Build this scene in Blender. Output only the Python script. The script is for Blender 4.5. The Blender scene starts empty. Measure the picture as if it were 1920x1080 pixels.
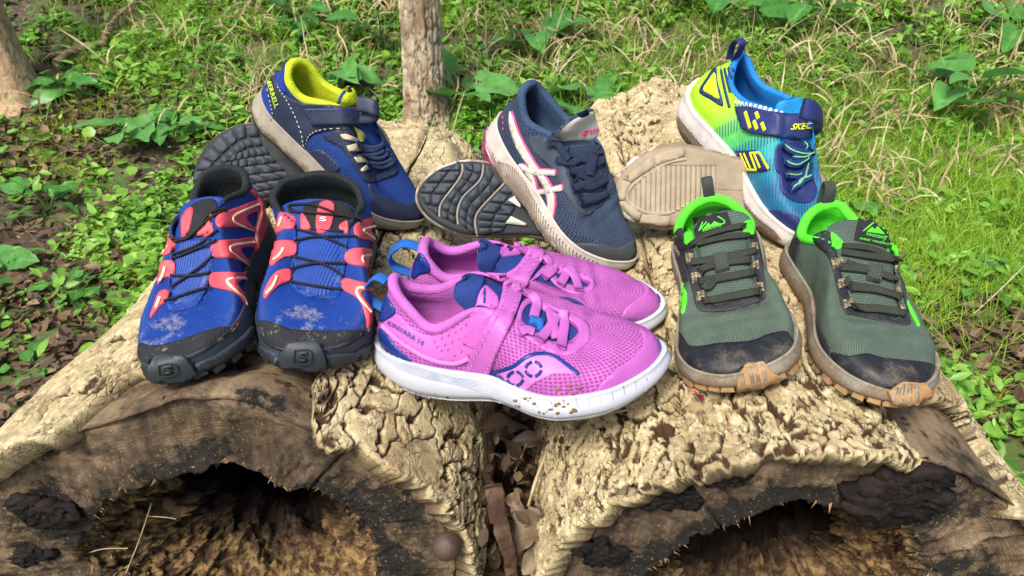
import bpy, math, random
import numpy as np
from mathutils import Vector, Matrix
from mathutils.bvhtree import BVHTree
from mathutils.geometry import delaunay_2d_cdt

# ------------------------------------------------------------------ camera, sky, sun, exposure
SC = bpy.context.scene
COL = SC.collection
FPX, PITCH, CAMZ = 1397.0, math.radians(33.0), 0.38
cam = bpy.data.cameras.new('camera'); camo = bpy.data.objects.new('camera', cam); COL.objects.link(camo)
camo.location = (0, 0, CAMZ); camo.rotation_euler = (math.radians(90) - PITCH, 0, 0)
cam.sensor_width = 36.0; cam.lens = 36.0 * FPX / 1920.0; cam.clip_start = 0.02; cam.clip_end = 500
cam.dof.use_dof = True; cam.dof.focus_distance = 0.68; cam.dof.aperture_fstop = 20.0
SC.camera = camo

SUN_EL, SUN_AZ = math.radians(56), math.radians(-150)     # azimuth measured from +Y towards +X
w = bpy.data.worlds.new('World'); SC.world = w; w.use_nodes = True
nt = w.node_tree; bg = nt.nodes['Background']
sky = nt.nodes.new('ShaderNodeTexSky'); sky.sky_type = 'NISHITA'; sky.sun_disc = False
sky.sun_elevation = SUN_EL; sky.sun_rotation = SUN_AZ; sky.dust_density = 4.0; sky.air_density = 1.0; sky.ozone_density = 0.6
nt.links.new(sky.outputs[0], bg.inputs[0]); bg.inputs[1].default_value = 0.13
sun = bpy.data.lights.new('sun', 'SUN'); suno = bpy.data.objects.new('sun', sun); COL.objects.link(suno)
sun.energy = 3.0; sun.angle = math.radians(18); sun.color = (1.0, 0.955, 0.88)
sd = Vector((math.sin(SUN_AZ) * math.cos(SUN_EL), math.cos(SUN_AZ) * math.cos(SUN_EL), math.sin(SUN_EL)))
suno.rotation_euler = sd.to_track_quat('Z', 'Y').to_euler()
SC.view_settings.view_transform = 'Standard'; SC.view_settings.look = 'None'
SC.view_settings.gamma = 1.0; SC.view_settings.use_curve_mapping = False
SC.view_settings.exposure = 0.66
SC.cycles.max_bounces = 6
random.seed(7)
RNG = np.random.default_rng(11)

# ------------------------------------------------------------------ numeric helpers
FWD = np.array([0, math.cos(PITCH), -math.sin(PITCH)]); UPV = np.array([0, math.sin(PITCH), math.cos(PITCH)]); RGT = np.array([1., 0, 0])
EYE = np.array([0, 0, CAMZ])
def sight(u, v):
    d = FWD + (u - 960) / FPX * RGT - (v - 540) / FPX * UPV
    return d / np.linalg.norm(d)
def h32(*k):
    h = np.zeros(np.shape(k[0]), np.uint32)
    with np.errstate(over='ignore'):
        for i, a in enumerate(k):
            h ^= np.asarray(a).astype(np.int64).astype(np.uint32) * np.uint32([0x9E3779B1, 0x85EBCA77, 0xC2B2AE3D, 0x27D4EB2F][i])
            h ^= h >> np.uint32(15); h *= np.uint32(0x2C1B3C6D); h ^= h >> np.uint32(13)
    return h / 4294967296.0
def vnoise(P, seed=0):
    P = np.asarray(P, float); i = np.floor(P).astype(int); f = P - i; f = f * f * (3 - 2 * f); r = 0
    for a in (0, 1):
        for b in (0, 1):
            for c in (0, 1):
                wgt = (f[..., 0] if a else 1 - f[..., 0]) * (f[..., 1] if b else 1 - f[..., 1]) * (f[..., 2] if c else 1 - f[..., 2])
                r = r + wgt * h32(i[..., 0] + a, i[..., 1] + b, i[..., 2] + c, np.full(i.shape[:-1], seed))
    return r * 2 - 1
def fbm(P, o=4, seed=0, g=.5):
    P = np.asarray(P, float); r = 0; a = 1
    for k in range(o):
        r = r + a * vnoise(P * 2 ** k, seed + k * 7); a *= g
    return r
def worley(X, Y, seed=0):
    i = np.floor(X).astype(int); j = np.floor(Y).astype(int)
    f1 = np.full(X.shape, 9.); f2 = f1.copy(); cid = np.zeros(X.shape)
    for a in (-1, 0, 1):
        for b in (-1, 0, 1):
            s = np.full(i.shape, seed)
            px = i + a + h32(i + a, j + b, s); py = j + b + h32(i + a, j + b, s + 5)
            d = np.hypot(px - X, py - Y); c = h32(i + a, j + b, s + 9)
            n = d < f1; f2 = np.where(n, f1, np.minimum(f2, d)); cid = np.where(n, c, cid); f1 = np.where(n, d, f1)
    return f1, f2, cid
def sstep(a, b, x):
    t = np.clip((np.asarray(x, float) - a) / (b - a), 0, 1); return t * t * (3 - 2 * t)
def cr(C, u):
    n = len(C); u = np.asarray(u, float) % n; i = np.floor(u).astype(int); f = (u - i)[..., None]
    a, b, c, d = C[(i - 1) % n], C[i % n], C[(i + 1) % n], C[(i + 2) % n]
    return b + .5 * f * (c - a + f * (2 * a - 5 * b + 4 * c - d + f * (3 * (b - c) + d - a)))
def cro(C, m):
    """open Catmull-Rom through the points C, m samples"""
    C = np.asarray(C, float); n = len(C)
    if n == 2: return C[0] + (C[1] - C[0]) * np.linspace(0, 1, m)[:, None]
    E = np.vstack([2 * C[0] - C[1], C, 2 * C[-1] - C[-2]]); u = np.linspace(0, n - 1 - 1e-9, m)
    i = np.floor(u).astype(int); f = (u - i)[:, None]
    a, b, c, d = E[i], E[i + 1], E[i + 2], E[i + 3]
    return b + .5 * f * (c - a + f * (2 * a - 5 * b + 4 * c - d + f * (3 * (b - c) + d - a)))

# ------------------------------------------------------------------ mesh helpers
def mk(name, V, F, m, parent=None, uv=None, smooth=True, tint=None):
    """one mesh object from a vertex array and a list of face arrays"""
    V = np.asarray(V, np.float32); F = [np.asarray(f, np.int32) for f in (F if isinstance(F, list) else [F]) if len(f)]
    me = bpy.data.meshes.new(name); me.vertices.add(len(V)); me.vertices.foreach_set('co', V.ravel())
    tot = np.concatenate([np.full(len(f), f.shape[1], np.int32) for f in F]); idx = np.concatenate([f.ravel() for f in F])
    me.loops.add(len(idx)); me.loops.foreach_set('vertex_index', idx)
    me.polygons.add(len(tot)); me.polygons.foreach_set('loop_start', np.r_[0, np.cumsum(tot)[:-1]].astype(np.int32))
    me.polygons.foreach_set('loop_total', tot)
    me.update(calc_edges=True)
    me.polygons.foreach_set('use_smooth', np.full(len(tot), smooth, bool))
    if uv is not None:
        l = me.uv_layers.new(name='UVMap'); l.data.foreach_set('uv', np.asarray(uv, np.float32)[idx].ravel())
    if tint is not None:
        at = me.attributes.new('tint', 'FLOAT', 'POINT'); at.data.foreach_set('value', np.asarray(tint, np.float32))
    me.materials.append(m)
    o = bpy.data.objects.new(name, me); COL.objects.link(o)
    if parent: o.parent = parent
    return o
def grid(nu, nv, wrap=False):
    i, j = np.meshgrid(np.arange(nu if wrap else nu - 1), np.arange(nv - 1), indexing='ij'); i = i.ravel(); j = j.ravel(); k = (i + 1) % nu
    return np.stack([i * nv + j, k * nv + j, k * nv + j + 1, i * nv + j + 1], -1)
def thing(name, label, cat, loc=(0, 0, 0), group=None, R=None):
    o = bpy.data.objects.new(name, None); COL.objects.link(o); o.empty_display_size = .02
    mw = Matrix.Translation(loc)
    if R is not None: mw = mw @ Matrix([list(r) for r in R]).to_4x4()
    o.matrix_world = mw; tag(o, label, cat, group); return o
def tag(o, label, cat, group=None):
    o['label'] = label; o['category'] = cat
    if group: o['group'] = group
    return o
def kind(o, k='structure'):
    o['kind'] = k; return o
def tube(P, r, k=8, cap=True, N=None, flat=1.0, wrap=False):
    """swept tube through P; r scalar or array; N optional normals; flat = thickness ratio along N"""
    P = np.asarray(P, float); n = len(P); r = np.broadcast_to(np.asarray(r, float), (n,))
    T = (np.roll(P, -1, 0) - np.roll(P, 1, 0)) if wrap else np.gradient(P, axis=0)
    T = T / (np.linalg.norm(T, axis=1, keepdims=True) + 1e-12)
    if N is None:
        N = np.empty_like(P); a = np.array([0, 0, 1.]) if abs(T[0, 2]) < .9 else np.array([1., 0, 0])
        c = a - T[0] * (a @ T[0]); N[0] = c / np.linalg.norm(c)
        for i in range(1, n):
            c = N[i - 1] - T[i] * (N[i - 1] @ T[i]); N[i] = c / (np.linalg.norm(c) + 1e-12)
    else:
        N = N - T * np.sum(N * T, 1, keepdims=True); N = N / (np.linalg.norm(N, axis=1, keepdims=True) + 1e-12)
    S = np.cross(T, N); a = np.arange(k) / k * 2 * np.pi + np.pi / k
    ca, sa = np.cos(a), np.sin(a)
    if flat < 1:   # rounded-rectangle section
        ca = np.sign(ca) * np.abs(ca) ** .55; sa = np.sign(sa) * np.abs(sa) ** .8
    V = P[:, None] + r[:, None, None] * (ca[None, :, None] * S[:, None] + flat * sa[None, :, None] * N[:, None])
    F = [grid(n, k + 1)] if False else []
    i, j = np.meshgrid(np.arange(n if wrap else n - 1), np.arange(k), indexing='ij'); i = i.ravel(); j = j.ravel(); i2 = (i + 1) % n; j2 = (j + 1) % k
    F = [np.stack([i * k + j, i2 * k + j, i2 * k + j2, i * k + j2], -1)]
    V = V.reshape(-1, 3)
    if cap and not wrap:
        F.append(np.array([list(range(k))[::-1], [(n - 1) * k + q for q in range(k)]]))
    return V, F
def join(parts):
    Vs, Q = [], {}; o = 0
    for V, F in parts:
        for f in (F if isinstance(F, list) else [F]):
            f = np.asarray(f)
            if len(f): Q.setdefault(f.shape[1], []).append(f + o)
        Vs.append(V); o += len(V)
    return np.concatenate(Vs), [np.concatenate(q) for q in Q.values()]
def scatter(tv, tf, pos, R, sc, tint=None):
    """many copies of a small template in one mesh"""
    n, k = len(pos), len(tv)
    sc = np.asarray(sc, float); sc = sc[:, None] if sc.ndim == 1 else sc
    V = np.einsum('nij,nkj->nki', R, tv[None] * sc[:, None, :]) + pos[:, None]
    F = [(np.asarray(f)[None] + (np.arange(n) * k)[:, None, None]).reshape(-1, np.asarray(f).shape[1]) for f in tf]
    return V.reshape(-1, 3), F, (None if tint is None else np.repeat(tint, k))
def euler(yaw, pitch, roll):
    cy, sy, cp, sp, crl, sr = np.cos(yaw), np.sin(yaw), np.cos(pitch), np.sin(pitch), np.cos(roll), np.sin(roll); z = np.zeros_like(cy); o = z + 1
    Z = np.stack([cy, -sy, z, sy, cy, z, z, z, o], -1).reshape(-1, 3, 3)
    Y = np.stack([cp, z, sp, z, o, z, -sp, z, cp], -1).reshape(-1, 3, 3)
    X = np.stack([o, z, z, z, crl, -sr, z, sr, crl], -1).reshape(-1, 3, 3)
    return Z @ Y @ X

# ------------------------------------------------------------------ materials
class NT:
    def __init__(s, name):
        s.m = bpy.data.materials.new(name); s.m.use_nodes = True; s.t = s.m.node_tree; s.b = s.t.nodes['Principled BSDF']
    def n(s, typ, ins=None, **kw):
        x = s.t.nodes.new('ShaderNode' + typ)
        for k, v in kw.items(): setattr(x, k, v)
        for k, v in (ins or {}).items():
            if hasattr(v, 'is_linked') or hasattr(v, 'links'): s.t.links.new(v, x.inputs[k])
            else: x.inputs[k].default_value = v
        return x
    def link(s, a, b): s.t.links.new(a, b)
    def mix(s, fac, a, b, mode='MIX'):
        x = s.n('Mix', data_type='RGBA', blend_type=mode)
        for i, v in ((0, fac), (6, a), (7, b)):
            if hasattr(v, 'links'): s.link(v, x.inputs[i])
            else: x.inputs[i].default_value = v if i == 0 else (tuple(v) + (1,) if len(v) == 3 else v)
        return x.outputs[2]
    def math(s, op, a, b=0.0, c=0.0, clamp=False):
        x = s.n('Math', operation=op, use_clamp=clamp)
        for i, v in enumerate((a, b, c)):
            if hasattr(v, 'links'): s.link(v, x.inputs[i])
            else: x.inputs[i].default_value = v
        return x.outputs[0]
    def ramp(s, fac, lo, hi):
        x = s.n('MapRange', {1: lo, 2: hi, 3: 0.0, 4: 1.0}, interpolation_type='SMOOTHSTEP'); s.link(fac, x.inputs[0]); return x.outputs[0]
    def obj(s): return s.n('TexCoord').outputs['Object']
    def uv(s): return s.n('TexCoord').outputs['UV']
    def noise(s, co, scale, detail=3.0, rough=.55, dist=0.0):
        x = s.n('TexNoise', {'Scale': scale, 'Detail': detail, 'Roughness': rough, 'Distortion': dist}); s.link(co, x.inputs['Vector']); return x.outputs['Fac']
    def bump(s, h, strength, dist=.001):
        x = s.n('Bump', {'Strength': strength, 'Distance': dist}); s.link(h, x.inputs['Height']); return x.outputs[0]
    def stretch(s, co, sc):
        x = s.n('VectorMath', {1: sc}, operation='MULTIPLY'); s.link(co, x.inputs[0]); return x.outputs[0]
MUD = (.21, .155, .085)
def cloth(name, col, rough=.75, weave='fine', ws=1.0, bump=.35, mud=0.0, mudcol=MUD, mz=.03, mk_=9.0, hole=None, var=.12, col2=None, spec=.3, sheen=0.0, mudscale=38.0, mx=None, soft=.06):
    """shoe textile, suede, rubber; mud grows towards the sole (object z below mz)"""
    t = NT(name); co = t.obj(); uv = t.uv(); base = col
    nz = t.noise(co, 60, 3); c = t.mix(t.ramp(nz, .3, .7), tuple(x * (1 - var) for x in col), tuple(min(1, x * (1 + var)) for x in col))
    h = None
    if weave == 'mesh':
        v = t.n('TexVoronoi', {'Scale': 420 * ws, 'Randomness': .12}, voronoi_dimensions='2D'); t.link(t.stretch(uv, (.75, 1.0, 1)), v.inputs['Vector'])
        hm = t.ramp(v.outputs['Distance'], .20, .42); h = hm
        if hole: c = t.mix(hm, hole, c)
    elif weave == 'knit':
        v = t.n('TexVoronoi', {'Scale': 460 * ws, 'Randomness': .15}, voronoi_dimensions='2D'); t.link(t.stretch(uv, (1, .8, 1)), v.inputs['Vector'])
        h = t.math('SUBTRACT', 1.0, t.ramp(v.outputs['Distance'], .05, .55))
        if hole: c = t.mix(h, hole, c)
    elif weave == 'cord':
        v = t.n('TexWave', {'Scale': 130 * ws, 'Distortion': 1.2, 'Detail': 2, 'Detail Scale': 3.0}, wave_type='BANDS', bands_direction='X'); t.link(uv, v.inputs['Vector'])
        h = v.outputs['Fac']
        if hole: c = t.mix(h, hole, c)
    elif weave == 'spot':
        v = t.n('TexVoronoi', {'Scale': 520 * ws, 'Randomness': .2}); t.link(co, v.inputs['Vector']); h = t.math('SUBTRACT', 1.0, v.outputs['Distance'])
        if hole: c = t.mix(t.ramp(h, .35, .8), hole, c)
    elif weave == 'rib':
        v = t.n('TexWave', {'Scale': 150 * ws, 'Distortion': .3}, wave_type='BANDS', bands_direction='DIAGONAL'); t.link(co, v.inputs['Vector']); h = v.outputs['Fac']
    else:
        h = t.noise(co, 900 * ws, 3)
    if col2 is not None: c = t.mix(t.ramp(t.noise(co, 45, 4), .4, .65), c, col2)
    rgh = rough
    if mud > 0:
        sep = t.n('SeparateXYZ'); t.link(co, sep.inputs[0])
        hz = t.math('MULTIPLY', t.math('SUBTRACT', mz, sep.outputs['Z']), mk_)
        nn = t.math('ADD', t.noise(co, mudscale, 6, .68), t.math('MULTIPLY', t.math('SUBTRACT', t.noise(co, 420, 3), .5), .25))
        if mx is not None: hz = t.math('ADD', hz, t.math('MULTIPLY', t.math('SUBTRACT', sep.outputs['X'], mx[0]), mx[1]))
        k = t.ramp(t.math('ADD', nn, hz), .68 - soft, .68 + soft)
        k = t.math('MULTIPLY', k, mud)
        mc = t.mix(t.noise(co, 150, 4), tuple(x * .6 for x in mudcol), tuple(min(1, x * 1.35) for x in mudcol))
        c = t.mix(k, c, mc); rgh = t.math('ADD', t.math('MULTIPLY', k, .93 - rough), rough, clamp=True)
    t.link(c, t.b.inputs['Base Color']) if hasattr(c, 'links') else None
    if hasattr(rgh, 'links'): t.link(rgh, t.b.inputs['Roughness'])
    else: t.b.inputs['Roughness'].default_value = rough
    t.b.inputs['Specular IOR Level'].default_value = spec
    if sheen: t.b.inputs['Sheen Weight'].default_value = sheen
    fine = t.noise(co, 1500, 2)
    t.link(t.bump(t.math('ADD', h, t.math('MULTIPLY', fine, .4)), bump, .0009), t.b.inputs['Normal'])
    return t.m
def leafmat(name, a, b, c, rough=.45, trans=.25, spots=0.0):
    """foliage: three greens chosen by the per-leaf tint"""
    t = NT(name); at = t.n('Attribute', attribute_name='tint'); f = at.outputs['Fac']
    col = t.mix(t.ramp(f, .0, .5), a, b); col = t.mix(t.ramp(f, .5, 1.0), col, c)
    co = t.n('NewGeometry').outputs['Position']
    col = t.mix(t.math('MULTIPLY', t.ramp(t.noise(co, 55, 3), .35, .7), .35), col, tuple(x * .55 for x in a))
    t.link(col, t.b.inputs['Base Color']); t.b.inputs['Roughness'].default_value = rough
    t.b.inputs['Specular IOR Level'].default_value = .35
    tr = t.n('BsdfTranslucent'); t.link(t.mix(.5, col, tuple(min(1, x * 1.6) for x in c)), tr.inputs[0])
    mx = t.n('MixShader', {0: trans}); t.link(t.b.outputs[0], mx.inputs[1]); t.link(tr.outputs[0], mx.inputs[2])
    out = t.t.nodes['Material Output']; t.link(mx.outputs[0], out.inputs[0])
    return t.m

# ------------------------------------------------------------------ ground
def path_x(y): return -1.05 - .10 * (y - 1.2)
def gz(x, y):
    x = np.asarray(x, float); y = np.asarray(y, float)
    P = np.stack([x, y, 0 * x], -1)
    z = -.37 + .02 * fbm(P * 2.2, 3, 3) + .008 * fbm(P * 9, 3, 5)
    z = z + .30 * np.maximum(0, y - 1.75) - .12 * np.maximum(0, y - 8) - .17 * np.maximum(0, y - 30) + .05 * sstep(.5, 2.2, y) * np.abs(x) ** 1.3 * (np.abs(x) < 60)
    z = z - .025 * np.exp(-((x - path_x(y)) / .12) ** 2)
    return z
def on_ground(u, v):
    """the ground point seen at a photo position"""
    d = sight(u, v); t = np.linspace(.3, 8, 900); P = EYE + d * t[:, None]
    k = np.argmax(P[:, 2] < gz(P[:, 0], P[:, 1])); return P[k]
def build_ground():
    t = NT('forest_soil'); co = t.n('NewGeometry').outputs['Position']
    c = t.mix(t.ramp(t.noise(co, 9, 5), .35, .65), (.026, .018, .012), (.075, .052, .032))
    c = t.mix(t.ramp(t.noise(co, 70, 4), .45, .7), c, (.12, .088, .052))
    g = t.ramp(t.noise(co, 5.5, 5, .6), .46, .6)
    c = t.mix(t.math('MULTIPLY', g, .8), c, (.075, .12, .018))
    t.link(c, t.b.inputs['Base Color']); t.b.inputs['Roughness'].default_value = .85
    t.link(t.bump(t.noise(co, 120, 5), .8, .006), t.b.inputs['Normal'])
    def axis(lo, hi, n, far): return np.r_[-np.geomspace(far, -lo + .3, 14) if lo < 0 else [], np.linspace(lo, hi, n), np.geomspace(hi + .3, far, 14)]
    X = axis(-2.6, 2.6, 260, 90); Y = np.r_[-8, -4, -2, -1, -.5, np.linspace(-.2, 4.2, 230), np.geomspace(4.5, 120, 16)]
    gx, gy = np.meshgrid(X, Y, indexing='ij'); z = gz(gx, gy)
    fine = (np.abs(gx) < 2.6) & (gy > -.2) & (gy < 4.2)
    z = z + np.where(fine, .007 * fbm(np.stack([gx, gy, 0 * gx], -1) * 26, 3, 8), 0)
    kind(mk('ground', np.stack([gx, gy, z], -1).reshape(-1, 3), grid(len(X), len(Y)), t.m))
build_ground()

# ------------------------------------------------------------------ the two logs
LOGS = {'L': dict(A=(-.235, .423, -.18), B=(-.19, 1.03, -.18), aw=(.25, .205), ar=(.205, .20), b=.18, seed=3),
        'R': dict(A=(.232, .395, -.19), B=(.245, 1.18, -.18), aw=(.212, .19), ar=(.225, .2), b=.185, seed=40)}
def log_pt(l, phi, y, rad=0.0):
    """point on a log's outside at angle phi (0 right, 90 deg top), rad metres further out"""
    A, B = np.array(l['A']), np.array(l['B']); f = (y - A[1]) / (B[1] - A[1]); f = np.clip(f, -.2, 1.1)
    cx = A[0] + f * (B[0] - A[0]); cz = A[2] + f * (B[2] - A[2]); c, s = np.cos(phi), np.sin(phi)
    a = np.where(c < 0, l['aw'][0] + f * (l['aw'][1] - l['aw'][0]), l['ar'][0] + f * (l['ar'][1] - l['ar'][0]))
    return np.stack([cx + (a + rad) * c, y + 0 * c, cz + (l['b'] + rad) * s], -1)
def bark_material():
    t = NT('dead_bark'); co = t.n('NewGeometry').outputs['Position']
    c = t.mix(t.ramp(t.noise(co, 26, 5, .6), .3, .7), (.33, .25, .13), (.52, .43, .245))
    c = t.mix(t.ramp(t.noise(co, 120, 5, .65), .45, .7), c, (.66, .57, .35))
    c = t.mix(t.math('MULTIPLY', t.ramp(t.noise(co, 9, 4, .6), .52, .7), .65), c, (.27, .18, .09))
    wp = t.n('VectorMath', operation='ADD'); t.link(co, wp.inputs[0]); nv = t.n('TexNoise', {'Scale': 160.0, 'Detail': 3.0}); t.link(co, nv.inputs['Vector']); sv = t.n('VectorMath', {1: (.006, .006, .006)}, operation='MULTIPLY'); t.link(nv.outputs['Color'], sv.inputs[0]); t.link(sv.outputs[0], wp.inputs[1])
    vo = t.n('TexVoronoi', {'Scale': 150.0}, feature='DISTANCE_TO_EDGE'); t.link(t.stretch(wp.outputs[0], (1, .65, 1)), vo.inputs['Vector'])
    cr_ = t.math('MULTIPLY', t.math('SUBTRACT', 1.0, t.ramp(vo.outputs['Distance'], .0, .09)), t.ramp(t.noise(co, 34, 4), .47, .62))
    c = t.mix(t.math('MULTIPLY', cr_, .6), c, (.13, .08, .04))
    c = t.mix(t.ramp(t.noise(co, 230, 5, .75), .58, .66), c, (.17, .10, .048))
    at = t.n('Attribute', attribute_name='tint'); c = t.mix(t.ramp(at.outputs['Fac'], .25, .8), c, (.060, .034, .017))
    t.link(c, t.b.inputs['Base Color']); t.b.inputs['Roughness'].default_value = .9; t.b.inputs['Specular IOR Level'].default_value = .2
    hh = t.math('SUBTRACT', t.math('ADD', t.noise(co, 330, 6, .75), t.math('MULTIPLY', t.noise(t.stretch(co, (1, .4, 1)), 420, 3), .4)), t.math('MULTIPLY', cr_, .9))
    t.link(t.bump(hh, .8, .0022), t.b.inputs['Normal']); return t.m
def wood_material():
    t = NT('weathered_wood'); co = t.n('NewGeometry').outputs['Position']; u = t.uv()   # uv: x around, y radial position 0 outside .. 1 hole
    sx = t.n('SeparateXYZ'); t.link(u, sx.inputs[0]); rad = sx.outputs['Y']
    st = t.noise(t.stretch(co, (60, 60, 9)), 1.0, 5, .7); saw = t.noise(t.stretch(u, (14, 75, 1)), 1.0, 4, .65)
    c = t.mix(t.ramp(st, .35, .7), (.05, .034, .022), (.21, .145, .085)); rg = t.n('TexWave', {'Scale': 9.0, 'Distortion': 5.0, 'Detail': 3.0, 'Detail Scale': 2.0}, wave_type='BANDS', bands_direction='Y'); t.link(t.stretch(u, (3, 1, 1)), rg.inputs[0]); c = t.mix(t.math('MULTIPLY', t.ramp(rg.outputs['Fac'], .55, .95), .55), c, (.05, .034, .022))
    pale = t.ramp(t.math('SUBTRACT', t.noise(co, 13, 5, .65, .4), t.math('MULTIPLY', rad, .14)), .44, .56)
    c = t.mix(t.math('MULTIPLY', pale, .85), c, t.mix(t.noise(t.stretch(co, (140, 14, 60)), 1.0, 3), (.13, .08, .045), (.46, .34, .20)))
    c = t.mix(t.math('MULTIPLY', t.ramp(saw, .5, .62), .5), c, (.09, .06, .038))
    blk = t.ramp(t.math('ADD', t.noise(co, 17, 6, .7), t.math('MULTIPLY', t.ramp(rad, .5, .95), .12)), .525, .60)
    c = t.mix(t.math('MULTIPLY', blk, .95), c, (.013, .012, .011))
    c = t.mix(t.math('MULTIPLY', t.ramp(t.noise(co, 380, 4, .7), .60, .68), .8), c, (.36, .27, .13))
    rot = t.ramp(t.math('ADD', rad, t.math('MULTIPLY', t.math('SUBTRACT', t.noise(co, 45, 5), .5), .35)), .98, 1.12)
    rc = t.mix(t.ramp(t.noise(co, 85, 6, .75), .40, .66), (.045, .020, .009), (.36, .23, .09)); rc = t.mix(t.ramp(rad, 1.22, 1.65), rc, (.020, .011, .007))  # rotten wood colours; darkening with depth paints in the hollow's shade
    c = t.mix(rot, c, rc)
    t.link(c, t.b.inputs['Base Color']); t.b.inputs['Roughness'].default_value = .78; t.b.inputs['Specular IOR Level'].default_value = .3
    hb = t.math('ADD', t.noise(co, 240, 6, .75), t.math('MULTIPLY', saw, .5)); t.link(t.bump(hb, .9, .0035), t.b.inputs['Normal']); return t.m
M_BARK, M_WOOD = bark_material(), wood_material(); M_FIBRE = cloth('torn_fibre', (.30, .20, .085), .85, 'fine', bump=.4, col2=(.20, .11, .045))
def bare(l, key, phi):
    """how far the bark has come away from the front edge, metres, by angle"""
    d = np.degrees(phi)
    e = .0045 * fbm(np.stack([d * .13, 0 * d, 0 * d], -1), 4, l['seed']) + .0015 * fbm(np.stack([d * .6, 0 * d, 0 * d], -1), 2, l['seed'] + 2)
    m = d.mean(); y = np.full(d.shape, -.013)
    if key == 'L' and 69 < m < 108: y = .085 + .0 * d
    if key == 'L' and m > 108: y = -.013 + .075 * (1 - sstep(108, 121, d)) ** 1.5
    if key == 'L' and m < 69: y = -.013 + .05 * sstep(61, 69, d) ** 2
    if key == 'R' and 40 < m < 74: y = .10 - .03 * sstep(40, 60, d)
    e = e + .0022 * vnoise(np.stack([d * .35, 0 * d, 0 * d], -1), l['seed'] + 9)
    return y + e
def build_log(key, label):
    l = LOGS[key]; sd = l['seed']; root = thing('log', label, 'log', l['A'])
    inv = np.array(l['A']); y0, y1 = l['A'][1], l['B'][1]
    # bark shell, dense towards the front; split along its long cracks into slabs
    ph = np.radians(np.linspace(-18, 198, 860)); q = np.linspace(0, 1, 280) ** 1.15
    slabs = [(-18, 69), (69, 108), (108, 198)] if key == 'L' else [(-18, 40), (40, 74), (74, 118), (118, 198)]
    for a0, a1 in slabs:
        p = ph[(ph >= np.radians(a0)) & (ph <= np.radians(a1))]
        p = np.r_[np.radians(a0) + .002, p, np.radians(a1) - .002]; p = np.unique(p)
        n = len(p); yf = y0 + bare(l, key, p)
        yend = y1 + .02 * fbm(np.stack([p * 6, 0 * p, 0 * p], -1), 3, sd + 11)
        Y = yf[:, None] + (yend - yf)[:, None] * q[None]; PH = np.repeat(p[:, None], len(q), 1)
        wob = .016 * fbm(np.stack([Y * 16, 0 * Y, 0 * Y], -1), 3, sd + int(a1))      # slab borders wander
        PH = PH + wob * np.exp(-np.minimum(np.abs(PH - p[0]), np.abs(PH - p[-1])) / .06)
        arc = PH * .21; P3 = np.stack([arc, Y, 0 * Y], -1)
        wx = arc + .007 * fbm(P3 * 42, 3, sd) + .0025 * vnoise(P3 * 210, sd + 2); wy = Y + .008 * fbm(P3 * 42 + 9, 3, sd + 1) + .0025 * vnoise(P3 * 210 + 5, sd + 3)
        f1, f2, cid = worley(wx / .024, wy / .038, sd); g1, g2, gid = worley(wx / .0085 + .3, wy / .012, sd + 4); k1_, k2_, kid = worley(wx / .0046 + .7, wy / .0055, sd + 5)
        rough = sstep(-.30, .25, fbm(P3 * 7, 3, sd + 20))                              # flaky in some places, worn smooth in others
        cm = sstep(-.10, .2, fbm(P3 * 15 + 3, 3, sd + 41)); crack = (1 - sstep(.02, .15, f2 - f1)) * cm; crk2 = (1 - sstep(.03, .2, g2 - g1)) * rough * (.35 + .65 * (gid > .4))
        pit = sstep(.42, .58, fbm(np.stack([wx, wy * .6, 0 * Y], -1) * 115, 3, sd + 44)) * rough
        tl = ((kid * 7.3) % 1 - .5) * (wx / .0046 % 1 - .5) + ((kid * 13.7) % 1 - .5) * (wy / .0055 % 1 - .5)
        disp = .004 + .0034 * (cid - .5) * (.3 + .7 * rough) - .0050 * crack + .0017 * (gid - .5) * rough - .0019 * crk2 - .0018 * pit + .0011 * (kid - .5) * rough + .0009 * tl * rough + .0008 * fbm(P3 * 55, 3, sd + 6) + .006 * fbm(P3 * 8, 3, sd + 8)
        furrow = np.abs(fbm(np.stack([wx * 26, Y * 9, 0 * Y], -1), 3, sd + 30)); fur = (1 - sstep(0, .045, furrow)) * sstep(.5, .75, vnoise(P3 * 9, sd + 31) + .5); disp -= .006 * fur
        crack = np.maximum(crack * .9, fur)
        edge = np.minimum(np.abs(PH - p[0]), np.abs(PH - p[-1])) * .21; disp -= .006 * np.exp(-edge / .004)
        disp += sstep(.4, 1.0, q)[None] * .009 * fbm(P3 * 16, 3, sd + 15)
        V = log_pt(l, PH, Y, disp)
        # the broken front edge: two rows turned down to the wood
        th = .011 + .004 * vnoise(np.stack([p * 40, 0 * p, 0 * p], -1), sd)
        e1 = log_pt(l, PH[:, 0], Y[:, 0] - .0015, disp[:, 0] - .3 * th); e2 = log_pt(l, PH[:, 0], Y[:, 0] + .0005, disp[:, 0] - .75 * th); e3 = log_pt(l, PH[:, 0], Y[:, 0] + .006, disp[:, 0] * 0 - .019)
        V = np.concatenate([e3[:, None], e2[:, None], e1[:, None], V], 1)
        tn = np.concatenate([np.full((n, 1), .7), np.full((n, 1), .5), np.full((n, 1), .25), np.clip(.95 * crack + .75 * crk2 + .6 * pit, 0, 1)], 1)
        # side walls of the slab
        lo = V.copy()[[0, -1]]; c = np.array(l['A'])[None, None]
        ctr = np.stack([np.full(lo.shape[:2], (l['A'][0] + l['B'][0]) / 2), lo[..., 1], np.full(lo.shape[:2], l['A'][2])], -1)
        d = ctr - lo; lo = lo + d / np.linalg.norm(d, axis=-1, keepdims=True) * .022; lo[..., 1] = np.maximum(lo[..., 1], y0 + .004)
        V = np.concatenate([lo[:1], V, lo[1:]], 0); tn = np.concatenate([np.full((1, tn.shape[1]), .7), tn, np.full((1, tn.shape[1]), .7)], 0)
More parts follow.
